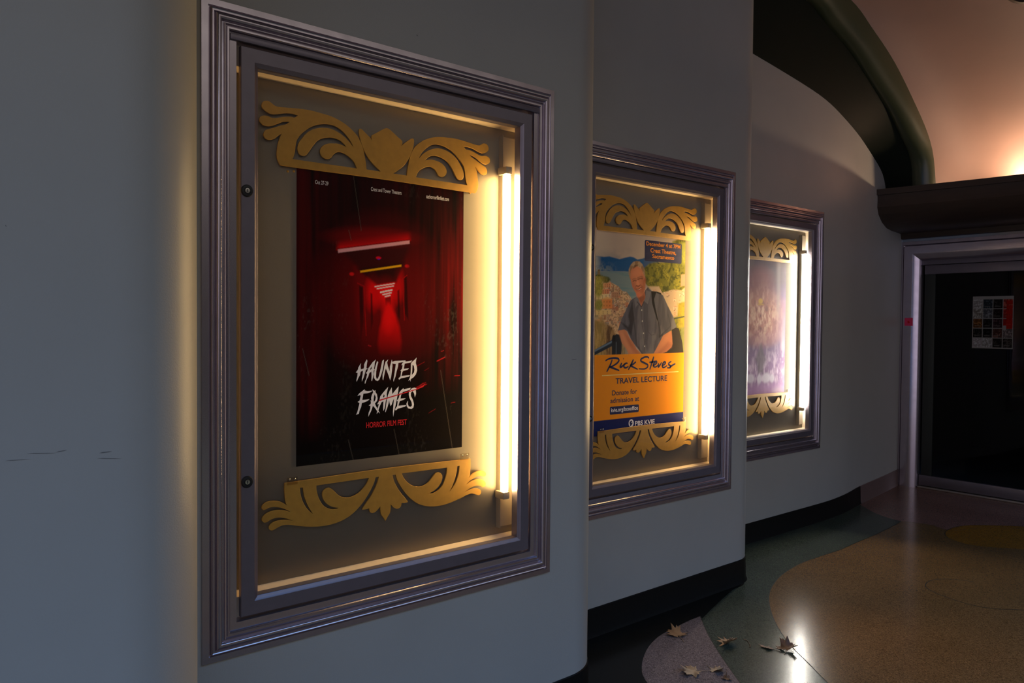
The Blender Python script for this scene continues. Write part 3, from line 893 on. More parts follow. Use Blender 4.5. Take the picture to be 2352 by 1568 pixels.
# corridor
c.ell(P1(885, 675), (0.19, 0.21), (112, 2, 6), soft=1.1, a=0.85)
c.poly([P1(*q) for q in ((785, 575), (945, 556), (925, 606), (908, 650), (868, 655), (828, 620))], (52, 8, 11), 0.02, 0.85)
gx = np.clip((c.U-P1(770, 560)[0])/0.02, 0, 1)*np.clip((P1(946, 560)[0]-c.U)/0.02, 0, 1)
vb = P1(776, 571)[1]+(P1(940, 550.5)[1]-P1(776, 571)[1])*(c.U-P1(776, 571)[0])/(P1(940, 550.5)[0]-P1(776, 571)[0])
c.put(gx*np.clip(1-(vb-c.V)/0.035, 0, 1)**1.4*(c.V < vb+0.006)*0.95, (235, 6, 12))
c.ell(P1(858, 545), (0.15, 0.03), (150, 3, 8), soft=1.0, a=0.5, rot=-0.05)
c.poly([P1(*q) for q in ((776, 572.5), (940.5, 552), (941, 559.5), (777, 580.5))], (236, 168, 172), 0.003)
c.line([P1(776, 571), P1(940, 550.5)], 0.004, (70, 0, 3), 0.6)
c.ell(P1(869.5, 592), (0.011, 0.005), (225, 5, 40), 0.4); c.ell(P1(870, 595), (0.005, 0.002), (110, 20, 200), 0.5)
for q in ((808, 629), (935, 611)):
    c.ell(P1(*q), (0.009, 0.006), (225, 20, 25), 0.6, 0.9)
fy = np.clip((P1(890, 812)[1]-c.V)/0.16, 0, 1)
c.poly([P1(*q) for q in ((815, 612), (858, 650), (880, 682), (882, 705), (874, 735), (862, 800), (838, 830), (818, 720))], (120, 3, 8), 0.02, 0.8, fy)
c.poly([P1(*q) for q in ((938, 610), (908, 652), (899, 682), (902, 705), (908, 735), (920, 790), (946, 820), (952, 700))], (100, 3, 7), 0.02, 0.8, fy)
c.ell(P1(886, 672), (0.045, 0.045), (255, 8, 14), soft=1.2, a=1.0)
c.ell(P1(856, 672), (0.024, 0.052), (245, 4, 10), soft=1.2, a=0.85)
c.ell(P1(917, 655), (0.018, 0.05), (225, 4, 10), soft=1.2, a=0.7)
c.poly([P1(*q) for q in ((820, 616), (930, 600), (910, 648), (866, 655))], (46, 6, 9), 0.012, 0.8)
for poly in (((825, 656), (833, 660), (835, 740), (828, 790)), ((851, 672), (855, 675), (857, 740), (852, 760)), ((928, 640), (934, 634), (938, 735), (930, 720)), ((913, 668), (917, 664), (919, 735), (914, 725))):
    c.poly([P1(*q) for q in poly], (30, 0, 3), 0.004, 0.8, fy)
for a_, b_ in (((821, 650), (836, 657)), ((927, 638), (935, 632)), ((836, 657), (841, 770)), ((925, 640), (929, 735))):
    c.line([P1(*a_), P1(*b_)], 0.003, (200, 8, 12), 0.6)
c.poly([P1(*q) for q in ((827, 621.5), (922, 607.5), (922, 612), (828, 626))], (255, 186, 20), 0.0025)
c.poly([P1(*q) for q in ((885, 684), (897, 681), (898, 700), (886, 702))], (55, 2, 4), 0.004)
c.poly([P1(*q) for q in ((890, 696), (894, 696), (908, 722), (917, 750), (922, 785), (918, 830), (874, 830), (868, 790), (872, 755), (880, 725))], (250, 5, 10), 0.014, np.clip(1.1-(c.V-P1(890, 700)[1])/0.17, 0, 1))
c.ell(P1(892, 725), (0.022, 0.05), (255, 12, 16), soft=1.2, a=0.9)
for (a_, b_), w in zip((((861.5, 658), (905.5, 651)), ((866, 663), (904, 656.5)), ((874.5, 671), (900, 665.8)), ((879.5, 676.5), (898, 672.3)), ((885, 681), (896, 678))), (.0042, .004, .006, .0052, .005)):
    c.line([P1(*a_), P1(*b_)], w+0.006, (255, 30, 30), 0.6, 0.004)
    c.line([P1(*a_), P1(*b_)], w, (255, 225, 222), 1.0)
# scuffs and red scratches
sp = c.noise(0.006, 0.012, 41, 2)*c.noise(0.09, 0.25, 51, 2)
c.put(np.clip(sp*6-2.45, 0, 1)*np.clip(np.abs(U-0.45)*2.2, 0, 1)*0.14, (110, 102, 92))
for a_, b_, w, al in (((1004, 829), (1022, 820), .006, .9), ((1013, 807), (1019, 805), .003, .8), ((1044, 863), (1056, 862.5), .003, .8), ((985, 845), (975, 851), .0025, .5), ((939, 897), (980, 882), .005, .9),
                      ((955, 890), (978, 878), .004, .7), ((958, 840), (975, 831), .0025, .8), ((846, 793), (852, 795), .006, .9), ((985, 948), (1000, 939), .003, .5), ((965, 885), (972, 880), .007, .7), ((1036, 925), (1045, 923), .003, .5)):
    c.line([P1(*a_), P1(*b_)], w*0.7, (185, 25, 35), al*0.8)
for a_, b_ in (((812, 405), (830, 530)), ((801, 528), (807, 552)), ((1012, 850), (1039, 1030)), ((905, 985), (917, 1045)), ((695, 800), (710, 862)), ((800, 1010), (815, 1070))):
    c.line([P1(*a_), P1(*b_)], 0.0022, (105, 95, 85), 0.45)
poster1 = c.build('movie_poster', M['print'])
poster1.location = p1_loc; poster1.rotation_euler = FACE
tag(poster1, 'black and red horror film festival poster with a glowing red corridor and jagged white title', 'poster', 'posters in the wall cases')

def c3(x, y): return Q1(810+x*0.10204, 810+y*0.10204)
LET = [
 [[(70,438),(100,405),(125,360),(120,345),(150,290),(188,230),(178,300),(182,370),(245,355),(258,310),(255,270),(280,210),(318,148),(332,180),(318,260),(308,350),(340,352),(295,385),(270,480),(245,560),(205,648),(205,580),(225,480),(230,400),(180,425),(165,500),(130,560),(90,650),(82,620),(105,520),(110,455),(80,445)]],
 [[(270,690),(275,640),(300,590),(325,470),(295,460),(330,415),(350,350),(400,280),(450,210),(520,150),(495,230),(490,300),(480,370),(500,370),(470,405),(470,480),(455,560),(435,640),(420,620),(425,520),(420,420),(375,455),(350,540),(315,600),(285,690)],[(400,350),(425,300),(428,360),(390,390)]],
 [[(515,290),(550,185),(575,210),(545,330),(530,420),(525,540),(540,585),(565,580),(590,520),(620,400),(650,260),(665,180),(705,150),(695,260),(670,400),(640,500),(600,600),(560,635),(510,615),(480,560),(475,480),(495,380)]],
 [[(672,480),(700,380),(715,290),(740,200),(800,148),(775,220),(790,290),(830,420),(840,300),(860,230),(880,150),(890,190),(895,300),(880,430),(865,540),(845,620),(830,580),(800,490),(745,350),(725,430),(705,530),(685,620),(672,590)]],
 [[(890,205),(950,180),(1080,175),(1195,170),(1150,205),(1030,225),(1020,310),(985,430),(965,530),(920,650),(915,610),(935,500),(955,370),(970,250),(900,245)]],
 [[(1095,280),(1120,230),(1170,185),(1210,195),(1340,170),(1310,215),(1170,245),(1150,360),(1265,345),(1240,380),(1140,405),(1120,430),(1100,520),(1290,500),(1270,535),(1085,575),(1045,605),(1030,575),(1075,530),(1090,410),(1070,405),(1110,360),(1125,275)]],
 [[(1310,240),(1350,190),(1400,150),(1440,105),(1425,180),(1420,230),(1445,320),(1450,400),(1420,490),(1370,550),(1310,590),(1298,650),(1290,600),(1250,635),(1290,550),(1305,450),(1310,340)],[(1345,270),(1340,400),(1330,500),(1380,440),(1390,380),(1375,290)]],
 [[(105,970),(150,910),(215,860),(275,815),(265,845),(330,860),(440,850),(420,880),(330,910),(240,920),(225,1010),(215,1060),(290,1055),(380,1040),(340,1080),(270,1110),(205,1130),(190,1220),(155,1300),(140,1370),(75,1395),(105,1330),(125,1250),(155,1130),(110,1105),(155,1075),(180,970),(170,950)]],
 [[(415,1010),(430,950),(460,890),(440,820),(490,855),(515,840),(510,880),(545,930),(560,1020),(550,1080),(500,1140),(520,1190),(570,1280),(615,1365),(575,1330),(540,1375),(550,1310),(500,1240),(455,1190),(440,1240),(415,1310),(350,1440),(360,1350),(395,1260),(400,1190),(360,1188),(405,1150),(410,1100),(390,1070),(420,1080)],[(470,1060),(480,980),(495,930),(520,1000),(510,1060),(475,1110)]],
 [[(550,1160),(580,1110),(605,1050),(620,980),(680,900),(740,830),(800,765),(780,850),(765,920),(770,1010),(745,1080),(730,1180),(715,1260),(690,1310),(685,1240),(690,1090),(650,1110),(610,1200),(580,1290),(555,1270),(590,1150)],[(680,1000),(700,930),(720,960),(710,1000)]],
 [[(730,1330),(745,1250),(755,1150),(775,1030),(795,950),(830,860),(880,775),(885,860),(895,930),(930,880),(985,810),(1035,755),(1025,860),(1010,960),(985,1080),(960,1200),(930,1330),(912,1440),(905,1330),(915,1200),(925,1080),(930,1030),(905,1080),(880,1160),(850,1200),(830,1120),(820,1060),(810,1130),(780,1230),(740,1335)]],
 [[(1040,910),(1080,850),(1140,795),(1150,820),(1310,785),(1280,835),(1130,880),(1090,950),(1075,1030),(1195,1020),(1150,1055),(1060,1085),(1045,1130),(1030,1190),(1205,1175),(1180,1210),(1020,1255),(965,1300),(955,1265),(1000,1200),(1015,1090),(990,1080),(1035,1020),(1060,930)]],
 [[(1285,850),(1330,800),(1390,780),(1440,805),(1420,840),(1425,920),(1400,1005),(1385,920),(1350,860),(1310,900),(1310,970),(1360,1070),(1380,1160),(1365,1230),(1320,1265),(1250,1250),(1215,1200),(1210,1140),(1245,1075),(1240,1150),(1260,1205),(1310,1215),(1335,1180),(1325,1110),(1280,1020),(1262,950),(1265,890)]]]
bm = bmesh.new()
for L in LET:
    t_ = flat_shape([[c3(*p) for p in lp] for lp in L], z=0.0003)
    bm.from_mesh(t_); bpy.data.meshes.remove(t_)
link('title_lettering', from_bm(bm), M['white_ink'], poster1)
link('red_slash', flat_shape([[c3(*p) for p in ((575, 1085), (605, 1055), (900, 968), (1430, 812), (1575, 735), (1640, 690), (1590, 765), (1430, 832), (900, 992), (620, 1078))]], z=0.0005), M['red_ink'], poster1)
def tbox(x0_, y0_, x1_, y1_, Q): a = Q(x0_, y0_); b = Q(x1_, y1_); return (a[0], a[1], b[0], b[1])
def tb(Q, xl, xr, ybl, h):      # left px, right px, baseline px at left, letter height in px
    a = Q(xl, ybl); t_ = Q(xl, ybl-h); b = Q(xr, ybl)
    return (a[0], a[1], b[0], t_[1])
text('HORROR FILM FEST', tb(Q1, 841, 934, 983, 13), M['red_ink'], poster1, 'subtitle_lettering', bold=0.018)
text('Oct 27-29', tb(Q1, 724, 754, 422, 9), M['white_ink'], poster1, 'date_lettering')
text('Crest and Tower Theaters', tb(Q1, 852, 922, 438, 9), M['white_ink'], poster1, 'venue_lettering')
text('sachorrorfilmfest.com', tb(Q1, 979, 1031, 455, 9), M['white_ink'], poster1, 'address_lettering')

# ------------------------------------------------------------------ poster two: travel lecture
X2 = XW[2]+HP
Y2a, Y2b, Z2a, Z2b = 2.998, 3.772, 1.045, 2.186
def P2(x, y):
    p = onX(x, y, X2); return (p.y-Y2a, Z2b-p.z)
def Q2(x, y):
    p = onX(x, y, X2); return (p.y-Y2a, p.z-Z2a)
def k4(x, y): return P2(1360+x*0.18490, 530+y*0.18490)
def k5(x, y): return Q2(1360+x*0.12754, 800+y*0.12754)
def k6(x, y): return P2(1400+x*0.08929, 580+y*0.08929)
def k7(x, y): return P2(1380+x*0.08290, 690+y*0.08290)
def K(f, *pts): return [f(*p) for p in pts]
w2, h2 = Y2b-Y2a, Z2b-Z2a
c = Canvas(w2, h2, 340, 500, (196, 180, 165))
n1 = c.noise(0.12, 0.05, 5, 4); n2 = c.noise(0.018, 0.018, 8, 3); n3 = c.noise(0.008, 0.008, 12, 2); n4 = c.noise(0.05, 0.06, 22, 3)
c.put(np.clip((n1-0.45)*2.2, 0, 0.75)*np.clip((c.V-0.06)/0.10, 0, 1), (140, 138, 142))
c.put(np.clip(0.5-c.U/0.30, 0, 0.5), (250, 236, 208))
hills = K(k4, (0, 320), (60, 312), (150, 322), (215, 316), (270, 332), (340, 350), (400, 335), (470, 318), (510, 325), (565, 355), (640, 340), (800, 345), (900, 520), (500, 520), (400, 505), (0, 500))
c.poly(hills, (28, 92, 150), 0.006)
c.poly(K(k4, (640, 340), (780, 345), (900, 520), (640, 500)), (62, 92, 138), 0.01)
c.poly(hills, (150, 165, 160), 0.008, 1.0, np.clip((n2-0.40)*3, 0, 0.8)*np.clip((k4(330, 300)[0]-c.U)/0.10, 0, 1)*np.clip((c.V-k4(0, 350)[1])/0.06, 0, 1))
c.poly(hills, (210, 215, 200), 0.01, 1.0, np.clip((k4(120, 300)[0]-c.U)/0.06, 0, 0.75))
c.poly(hills, (60, 90, 110), 0.008, 1.0, np.clip((n3-0.5)*4, 0, 0.5)*np.clip((c.V-k4(0, 400)[1])/0.05, 0, 1))
sea = K(k4, (-20, 502), (460, 505), (640, 505), (640, 900), (-20, 900))
c.poly(sea, (128, 150, 152), 0.004)
c.poly(sea, (96, 140, 152), 0.004, 1.0, np.clip((c.noise(0.15, 0.012, 31, 2)-0.45)*2.0, 0, 0.6))
# town on the slope at the left
town = K(k4, (-20, 590), (60, 560), (120, 585), (215, 610), (235, 640), (330, 690), (370, 745), (430, 760), (475, 820), (500, 860), (480, 1000), (420, 1300), (380, 1600), (-20, 1600))
c.poly(town, (226, 188, 142), 0.004)
c.poly(town, (108, 82, 60), 0.006, 1.0, np.clip((n3-0.52)*5, 0, 0.6))
rs = np.random.RandomState(4)
tm = c.sd(town) < -0.003
for i in range(150):
    x, y = rs.uniform(0, 480), rs.uniform(640, 1150)
    a, b = rs.uniform(18, 50), rs.uniform(22, 58)
    col = [(236, 205, 165), (222, 180, 140), (205, 160, 125), (240, 215, 185), (226, 150, 110), (190, 165, 140)][rs.randint(6)]
    k_ = 1-0.25*rs.rand()
    c.poly(K(k4, (x, y), (x+a, y-4), (x+a, y+b), (x, y+b+5)), [q*k_ for q in col], 0.002, 0.9, tm)
    c.poly(K(k4, (x-3, y+2), (x+a/2, y-13), (x+a+3, y-4)), [(190, 110, 75), (160, 110, 85), (215, 165, 130)][rs.randint(3)], 0.002, 0.8, tm)
    for j in range(rs.randint(1, 4)):
        wx, wy = x+rs.uniform(4, a-6), y+rs.uniform(6, b-8)
        c.poly(K(k4, (wx, wy), (wx+6, wy), (wx+6, wy+11), (wx, wy+11)), (70, 48, 38), 0.002, 0.8, tm)
for (x, y, a, b, col) in ((120, 850, 130, 120, (240, 150, 80)), (140, 650, 95, 60, (240, 165, 115)), (120, 725, 95, 65, (235, 150, 110)), (50, 790, 160, 60, (250, 225, 170)), (240, 760, 90, 70, (200, 150, 115)), (45, 985, 190, 60, (235, 205, 140))):
    c.poly(K(k4, (x, y), (x+a, y-8), (x+a, y+b-8), (x, y+b)), col, 0.004)
    for j in range(3):
        for i in range(2):
            wx, wy = x+a*(0.18+0.28*j), y+b*(0.2+0.4*i)
            c.poly(K(k4, (wx, wy), (wx+9, wy), (wx+9, wy+15), (wx, wy+15)), (110, 60, 40), 0.002, 0.75)
c.poly(K(k4, (100, 850), (185, 820), (255, 850)), (245, 190, 120), 0.003)
c.poly(K(k4, (70, 482), (97, 480), (104, 570), (62, 580)), (150, 128, 84), 0.003); c.poly(K(k4, (70, 482), (97, 480), (98, 492), (70, 494)), (120, 100, 70), 0.002)
for cc, rr, col in (((90, 590), (0.045, 0.02), (120, 120, 40)), ((170, 605), (0.035, 0.018), (92, 100, 40)), ((75, 700), (0.036, 0.055), (150, 160, 30)), ((80, 920), (0.03, 0.028), (90, 130, 20)), ((50, 640), (0.02, 0.03), (170, 170, 50))):
    m = c.ell(k4(*cc), rr, col, 0.5, 0.9); c.put(m*np.clip((n3-0.45)*4, 0, 0.6), (52, 62, 14))
cl = K(k4, (-20, 1130), (120, 1120), (250, 1200), (300, 1290), (250, 1600), (-20, 1600))
c.poly(cl, (150, 115, 60), 0.02, 0.8); c.poly(cl, (86, 58, 30), 0.01, 1.0, np.clip((c.noise(0.012, 0.06, 77, 3)-0.45)*4, 0, 0.85))
c.put(np.clip(0.10-c.U, 0, 0.06)/0.06*0.28*(c.V > k4(0, 560)[1]), (255, 225, 120))
# wooded hillside and houses at the right
bush = K(k4, (640, 470), (700, 415), (760, 395), (900, 390), (1000, 130), (1060, 108), (1300, 120), (1300, 1600), (860, 1600), (860, 800), (700, 700), (650, 640))
c.poly(bush, (120, 120, 44), 0.012)
c.poly(bush, (66, 74, 30), 0.012, 1.0, np.clip((n2-0.46)*5, 0, 0.85))
c.poly(bush, (176, 168, 52), 0.012, 1.0, np.clip((n4-0.52)*5, 0, 0.75)*np.clip((n3-0.3)*2, 0, 1))
c.poly(K(k4, (1110, 140), (1300, 140), (1300, 420), (1120, 420)), (190, 196, 90), 0.02, 0.5, np.clip(n2*1.5, 0, 1))
vil = K(k4, (700, 690), (830, 690), (870, 770), (1010, 730), (1110, 740), (1165, 700), (1165, 880), (1080, 900), (1060, 1060), (960, 1090), (860, 900))
c.poly(vil, (214, 186, 155), 0.01, 0.9)
vm = c.sd(vil) < 0.0
for i in range(60):
    x, y = rs.uniform(690, 1150), rs.uniform(690, 1060)
    a, b = rs.uniform(20, 50), rs.uniform(18, 50)
    col = [(232, 206, 178), (215, 185, 158), (225, 178, 140), (198, 170, 146)][rs.randint(4)]
    c.poly(K(k4, (x, y), (x+a, y+4), (x+a, y+b), (x, y+b)), col, 0.002, 0.9, vm)
    c.poly(K(k4, (x-2, y+2), (x+a/2, y-10), (x+a+4, y+6)), (196, 140, 110), 0.002, 0.7, vm)
    for j in range(2):
        wx, wy = x+rs.uniform(4, a-6), y+rs.uniform(6, b-6)
        c.poly(K(k4, (wx, wy), (wx+6, wy), (wx+6, wy+13), (wx, wy+13)), (96, 70, 58), 0.002, 0.8, vm)
c.poly(K(k4, (1105, 545), (1165, 535), (1165, 680), (1100, 690)), (205, 150, 120), 0.006)
c.poly(K(k4, (1060, 900), (1165, 880), (1165, 1250), (1070, 1200)), (176, 158, 50), 0.02, 0.85, np.clip(n2*1.8, 0, 1))
c.line(K(k4, (1020, 1090), (1165, 1060)), 0.008, (70, 78, 60)); c.line(K(k4, (1090, 1270), (1165, 1180)), 0.007, (110, 120, 60))
c.poly(K(k4, (1100, 1200), (1165, 1190), (1165, 1530), (1120, 1530)), (128, 132, 80), 0.01, 0.8)
# railing at lower left
c.poly(K(k4, (30, 1480), (260, 1345), (330, 1330), (340, 1395), (250, 1430), (30, 1545)), (38, 48, 60), 0.003)
c.line(K(k4, (30, 1492), (275, 1362)), 0.010, (120, 145, 165), 0.8, 0.006)
c.poly(K(k4, (245, 1340), (300, 1280), (350, 1290), (370, 1400), (362, 1560), (245, 1560)), (30, 34, 40), 0.003)
c.ell(k4(270, 1335), (0.014, 0.02), (14, 14, 18), 0.3); c.line(K(k4, (300, 1385), (298, 1560)), 0.006, (110, 125, 135), 0.6, 0.004)
c.poly(K(k4, (368, 1400), (480, 1480), (500, 1560), (366, 1560)), (140, 122, 80), 0.003, 0.9, np.clip(c.noise(0.01, 0.08, 91, 2)*1.6, 0, 1))
# man: backpack, shirt, arms, neck, head
c.poly(K(k7, (1960, 760), (2060, 740), (2160, 770), (2260, 1160), (2292, 1480), (1700, 1480), (1850, 1300), (1980, 1200)), (46, 40, 38), 0.003)
arm_r = K(k7, (460, 830), (620, 790), (720, 850), (800, 1040), (890, 1140), (990, 1340), (1150, 1500), (780, 1500), (700, 1330), (580, 1160), (530, 980))
arm_l = K(k7, (1730, 950), (1960, 830), (1975, 1000), (1985, 1200), (1960, 1290), (1820, 1420), (1640, 1480), (1400, 1500), (1520, 1330), (1620, 1150))
for am in (arm_r, arm_l): c.poly(am, (206, 132, 92), 0.004)
c.poly(K(k7, (640, 900), (780, 1060), (960, 1330), (1100, 1500), (1000, 1500), (800, 1250)), (168, 100, 70), 0.02, 0.55)
c.poly(K(k7, (500, 850), (600, 830), (700, 1100), (850, 1450), (780, 1400), (600, 1120)), (232, 160, 112), 0.03, 0.6)
c.poly(K(k7, (1850, 1150), (1980, 1190), (1960, 1290), (1640, 1480), (1560, 1480)), (172, 104, 76), 0.02, 0.6)
c.poly(K(k7, (1760, 960), (1900, 900), (1880, 1080), (1560, 1400), (1480, 1440)), (232, 158, 112), 0.03, 0.5)
shirt = K(k4, (555, 815), (480, 860), (430, 960), (370, 1090), (318, 1240), (400, 1225), (440, 1250), (475, 1330), (520, 1400), (620, 1530), (760, 1530), (830, 1400), (880, 1300), (985, 1230), (1050, 1195), (1010, 1070), (940, 930), (880, 800), (800, 755), (740, 745), (690, 700), (660, 740), (620, 900))
c.poly(shirt, (98, 98, 108), 0.003)
c.poly(shirt, (74, 74, 84), 0.003, 1.0, np.clip((c.noise(0.03, 0.18, 15, 3)-0.42)*3.2, 0, 0.75))
c.poly(shirt, (128, 124, 128), 0.003, 1.0, np.clip((c.noise(0.04, 0.12, 35, 3)-0.55)*3.0, 0, 0.6))
c.poly(K(k7, (560, 600), (760, 720), (800, 640), (760, 420), (860, 60), (930, 480), (880, 780), (840, 980), (760, 860), (640, 700)), (42, 40, 46), 0.012, 0.8)
c.line(K(k7, (870, 60), (900, 500), (960, 900), (1000, 1250), (1150, 1470)), 0.008, (52, 52, 58), 0.7, 0.008)
c.line(K(k7, (1600, 620), (1640, 900), (1620, 1010), (1700, 950)), 0.010, (48, 46, 52), 0.8, 0.008)
c.line(K(k7, (1860, 380), (1940, 700), (1620, 1010)), 0.006, (62, 62, 70), 0.7, 0.006)
c.line(K(k7, (1120, 200), (1130, 560), (1180, 900), (1230, 1450)), 0.004, (70, 68, 72), 0.8)
for q in ((1150, 570), (1185, 905), (1215, 1265), (1135, 265)): c.ell(k7(*q), (0.004, 0.0045), (215, 215, 205), 0.5)
c.line(K(k7, (1270, 480), (1300, 850), (1400, 960), (1480, 940)), 0.004, (74, 70, 78), 0.7)
c.poly(K(k4, (735, 750), (800, 752), (770, 850), (785, 950), (830, 1150), (800, 1090), (745, 900), (738, 820)), (26, 26, 30), 0.003)
c.poly(K(k4, (800, 752), (855, 770), (865, 795), (800, 770)), (26, 26, 30), 0.003)
c.poly(K(k4, (560, 800), (650, 740), (665, 830), (640, 890), (612, 940), (585, 880)), (178, 108, 78), 0.004)
c.poly(K(k4, (570, 830), (650, 800), (655, 850), (610, 900)), (130, 74, 54), 0.012, 0.7)
c.poly(K(k4, (555, 812), (520, 850), (540, 950), (585, 900), (612, 942), (570, 840)), (110, 110, 120), 0.003)
c.poly(K(k4, (672, 735), (730, 760), (692, 910), (640, 868), (612, 945), (660, 830)), (114, 113, 122), 0.003)
c.line(K(k4, (560, 880), (612, 945), (645, 875)), 0.005, (48, 40, 44), 0.9)
face = K(k6, (540, 480), (600, 380), (700, 350), (800, 380), (870, 520), (905, 640), (925, 720), (925, 880), (890, 1030), (830, 1110), (770, 1138), (710, 1100), (650, 990), (590, 880), (555, 740), (530, 640))
hair = K(k6, (490, 540), (495, 430), (540, 320), (610, 240), (690, 212), (770, 225), (840, 290), (890, 400), (915, 540), (920, 660), (880, 640), (850, 480), (760, 380), (680, 350), (600, 420), (550, 520), (545, 700), (515, 640))
c.poly(hair, (150, 118, 88), 0.005)
c.poly(face, (204, 128, 92), 0.004)
c.poly(K(k6, (570, 480), (700, 370), (800, 420), (840, 560), (700, 620), (580, 620)), (222, 146, 108), 0.03, 0.7)
c.poly(K(k6, (830, 600), (925, 700), (920, 900), (860, 1080), (800, 1000), (850, 820)), (160, 92, 66), 0.03, 0.7)
c.poly(K(k6, (560, 760), (640, 780), (680, 900), (650, 980), (600, 900)), (180, 104, 84), 0.02, 0.6)
c.ell(k6(740, 1090), (0.018, 0.014), (222, 118, 84), 0.8, 0.7)
c.poly(K(k6, (690, 700), (730, 690), (780, 830), (740, 850), (690, 840)), (226, 148, 110), 0.01, 0.8)
c.line(K(k6, (690, 850), (740, 866), (785, 840)), 0.007, (120, 60, 44), 0.8, 0.005)
c.line(K(k6, (605, 735), (640, 715), (690, 722)), 0.006, (92, 56, 42), 0.8, 0.005); c.line(K(k6, (725, 690), (790, 665), (850, 668)), 0.006, (92, 56, 42), 0.8, 0.005)
c.line(K(k6, (590, 690), (640, 665), (690, 675)), 0.005, (150, 100, 74), 0.8, 0.005); c.line(K(k6, (720, 650), (790, 618), (850, 625)), 0.005, (140, 92, 68), 0.8, 0.005)
c.line(K(k6, (650, 930), (670, 870), (690, 850)), 0.004, (130, 70, 52), 0.6, 0.004); c.line(K(k6, (800, 820), (845, 870), (850, 930)), 0.004, (130, 70, 52), 0.6, 0.004)
c.poly(K(k6, (690, 944), (745, 948), (818, 900), (795, 938), (745, 962), (705, 957)), (232, 200, 178), 0.003, 0.85)
c.line(K(k6, (672, 935), (740, 940), (830, 885)), 0.004, (96, 40, 34), 0.9); c.line(K(k6, (690, 970), (745, 985), (815, 940)), 0.006, (186, 92, 76), 0.9)
c.ell(k6(912, 690), (0.006, 0.016), (168, 96, 70), 0.5)
c.poly(hair, (206, 180, 148), 0.004, 1.0, np.clip((c.noise(0.01, 0.03, 61, 2)-0.5)*4, 0, 0.55))
c.poly(K(k6, (600, 420), (640, 320), (760, 310), (700, 350), (640, 390)), (96, 70, 50), 0.006, 0.8)
# orange panel, blue bar, date box
yb = k4(600, 1525)[1]
c.put((c.V > yb)*1.0, (255, 158, 6))
c.put((c.V > P2(1470, 955.5)[1])*1.0, (22, 30, 92))
poster2 = c.build('lecture_poster', M['print'], curl=None)
poster2.location = (X2, Y2a, Z2a); poster2.rotation_euler = FACE
tag(poster2, 'orange and blue travel lecture poster showing a smiling man above a coastal village', 'poster', 'posters in the wall cases')
def rrect(a, b, r, z, n=5):
    (xa, ya), (xb, yb_) = a, b
    L = []
    for cx_, cy_, s in ((xb-r, yb_-r, 0), (xa+r, yb_-r, 1), (xa+r, ya+r, 2), (xb-r, ya+r, 3)):
        for i in range(n+1):
            t = math.pi/2*(s+i/n); L.append((cx_+r*math.cos(t), cy_+r*math.sin(t)))
    return flat_shape([L], z=z)
q0 = Q2(1480.5, 598.5); q1 = Q2(1566, 559)
dbx = (q0[0], q0[1], q1[0], Q2(1480.5, 550.5)[1])
o = link('date_box', rrect((dbx[0], dbx[1]), (dbx[2], dbx[3]), 0.010, 0.00015), M['navy_ink'], poster2)
dh = dbx[3]-dbx[1]; dw = dbx[2]-dbx[0]
for i, (s, a, b, hh) in enumerate((('December 4 at 7PM', 0.04, 0.96, 0.74), ('Crest Theatre,', 0.15, 0.84, 0.44), ('Sacramento', 0.20, 0.79, 0.16))):
    dz = -0.05 if ',' in s else 0.0
    text(s, (dbx[0]+dw*a, dbx[1]+dh*(hh+dz), dbx[0]+dw*b, dbx[1]+dh*(hh+0.20)), M['orange_ink'], poster2, 'date_lettering', z=0.0004, bold=0.02)
sig = [[(240, 222), (300, 188), (390, 172), (465, 182), (482, 220), (440, 272), (365, 318), (300, 338)], [(362, 200), (335, 280), (300, 350), (263, 422)], [(318, 335), (400, 362), (490, 398)],
       [(535, 258), (512, 312), (512, 338), (540, 322), (590, 275)], [(560, 182), (568, 190)], [(640, 268), (605, 268), (572, 305), (580, 340), (615, 345), (655, 322)],
       [(745, 196), (705, 285), (652, 385)], [(790, 240), (735, 285), (690, 305), (750, 340), (822, 376)],
       [(1025, 180), (1005, 155), (950, 155), (885, 190), (880, 225), (930, 255), (995, 290), (1000, 330), (945, 368), (840, 366)],
       [(1112, 146), (1080, 250), (1038, 382)], [(1032, 250), (1080, 243), (1140, 232)], [(1092, 312), (1140, 285), (1165, 245), (1145, 232), (1112, 272), (1110, 325), (1145, 332), (1188, 300)],
       [(1188, 262), (1198, 300), (1192, 335), (1222, 300), (1252, 250)], [(1252, 315), (1300, 290), (1322, 255), (1300, 242), (1268, 285), (1272, 338), (1310, 335), (1352, 305)],
       [(1428, 232), (1385, 260), (1378, 290), (1415, 315), (1405, 345), (1350, 348)], [(1395, 338), (1450, 300), (1502, 274)]]
vs, fs = strokes([[k5(*p) for p in s] for s in sig], 0.0115)
link('signature_lettering', mesh([(a, b, 0.0003) for a, b, _ in vs], fs), M['navy_ink'], poster2)
ra, rb = k5(178, 488), k5(1555, 400)
link('rule_line', mesh([(ra[0], ra[1]-0.003, .0003), (rb[0], ra[1]-0.003, .0003), (rb[0], ra[1]+0.002, .0003), (ra[0], ra[1]+0.002, .0003)], [(0, 1, 2, 3)]), M['pale_ink'], poster2)
def t5(s, xl, xr, yb_, hpx, mat, nm, z=0.0003, **kw):
    a = k5(xl, yb_); t_ = k5(xl, yb_-hpx); b = k5(xr, yb_)
    return text(s, (a[0], a[1], b[0], t_[1]), mat, poster2, nm, z=z, **kw)
t5('TRAVEL LECTURE', 422, 1350, 640, 105, M['navy_ink'], 'headline_lettering', bold=0.015)
t5('Donate for', 358, 806, 848, 92, M['navy_ink'], 'donation_lettering', bold=0.01)
t5('admission at', 328, 845, 988, 92, M['navy_ink'], 'donation_lettering', bold=0.01)
a = k5(318, 1195); b = k5(840, 1150); t_ = k5(318, 1052)
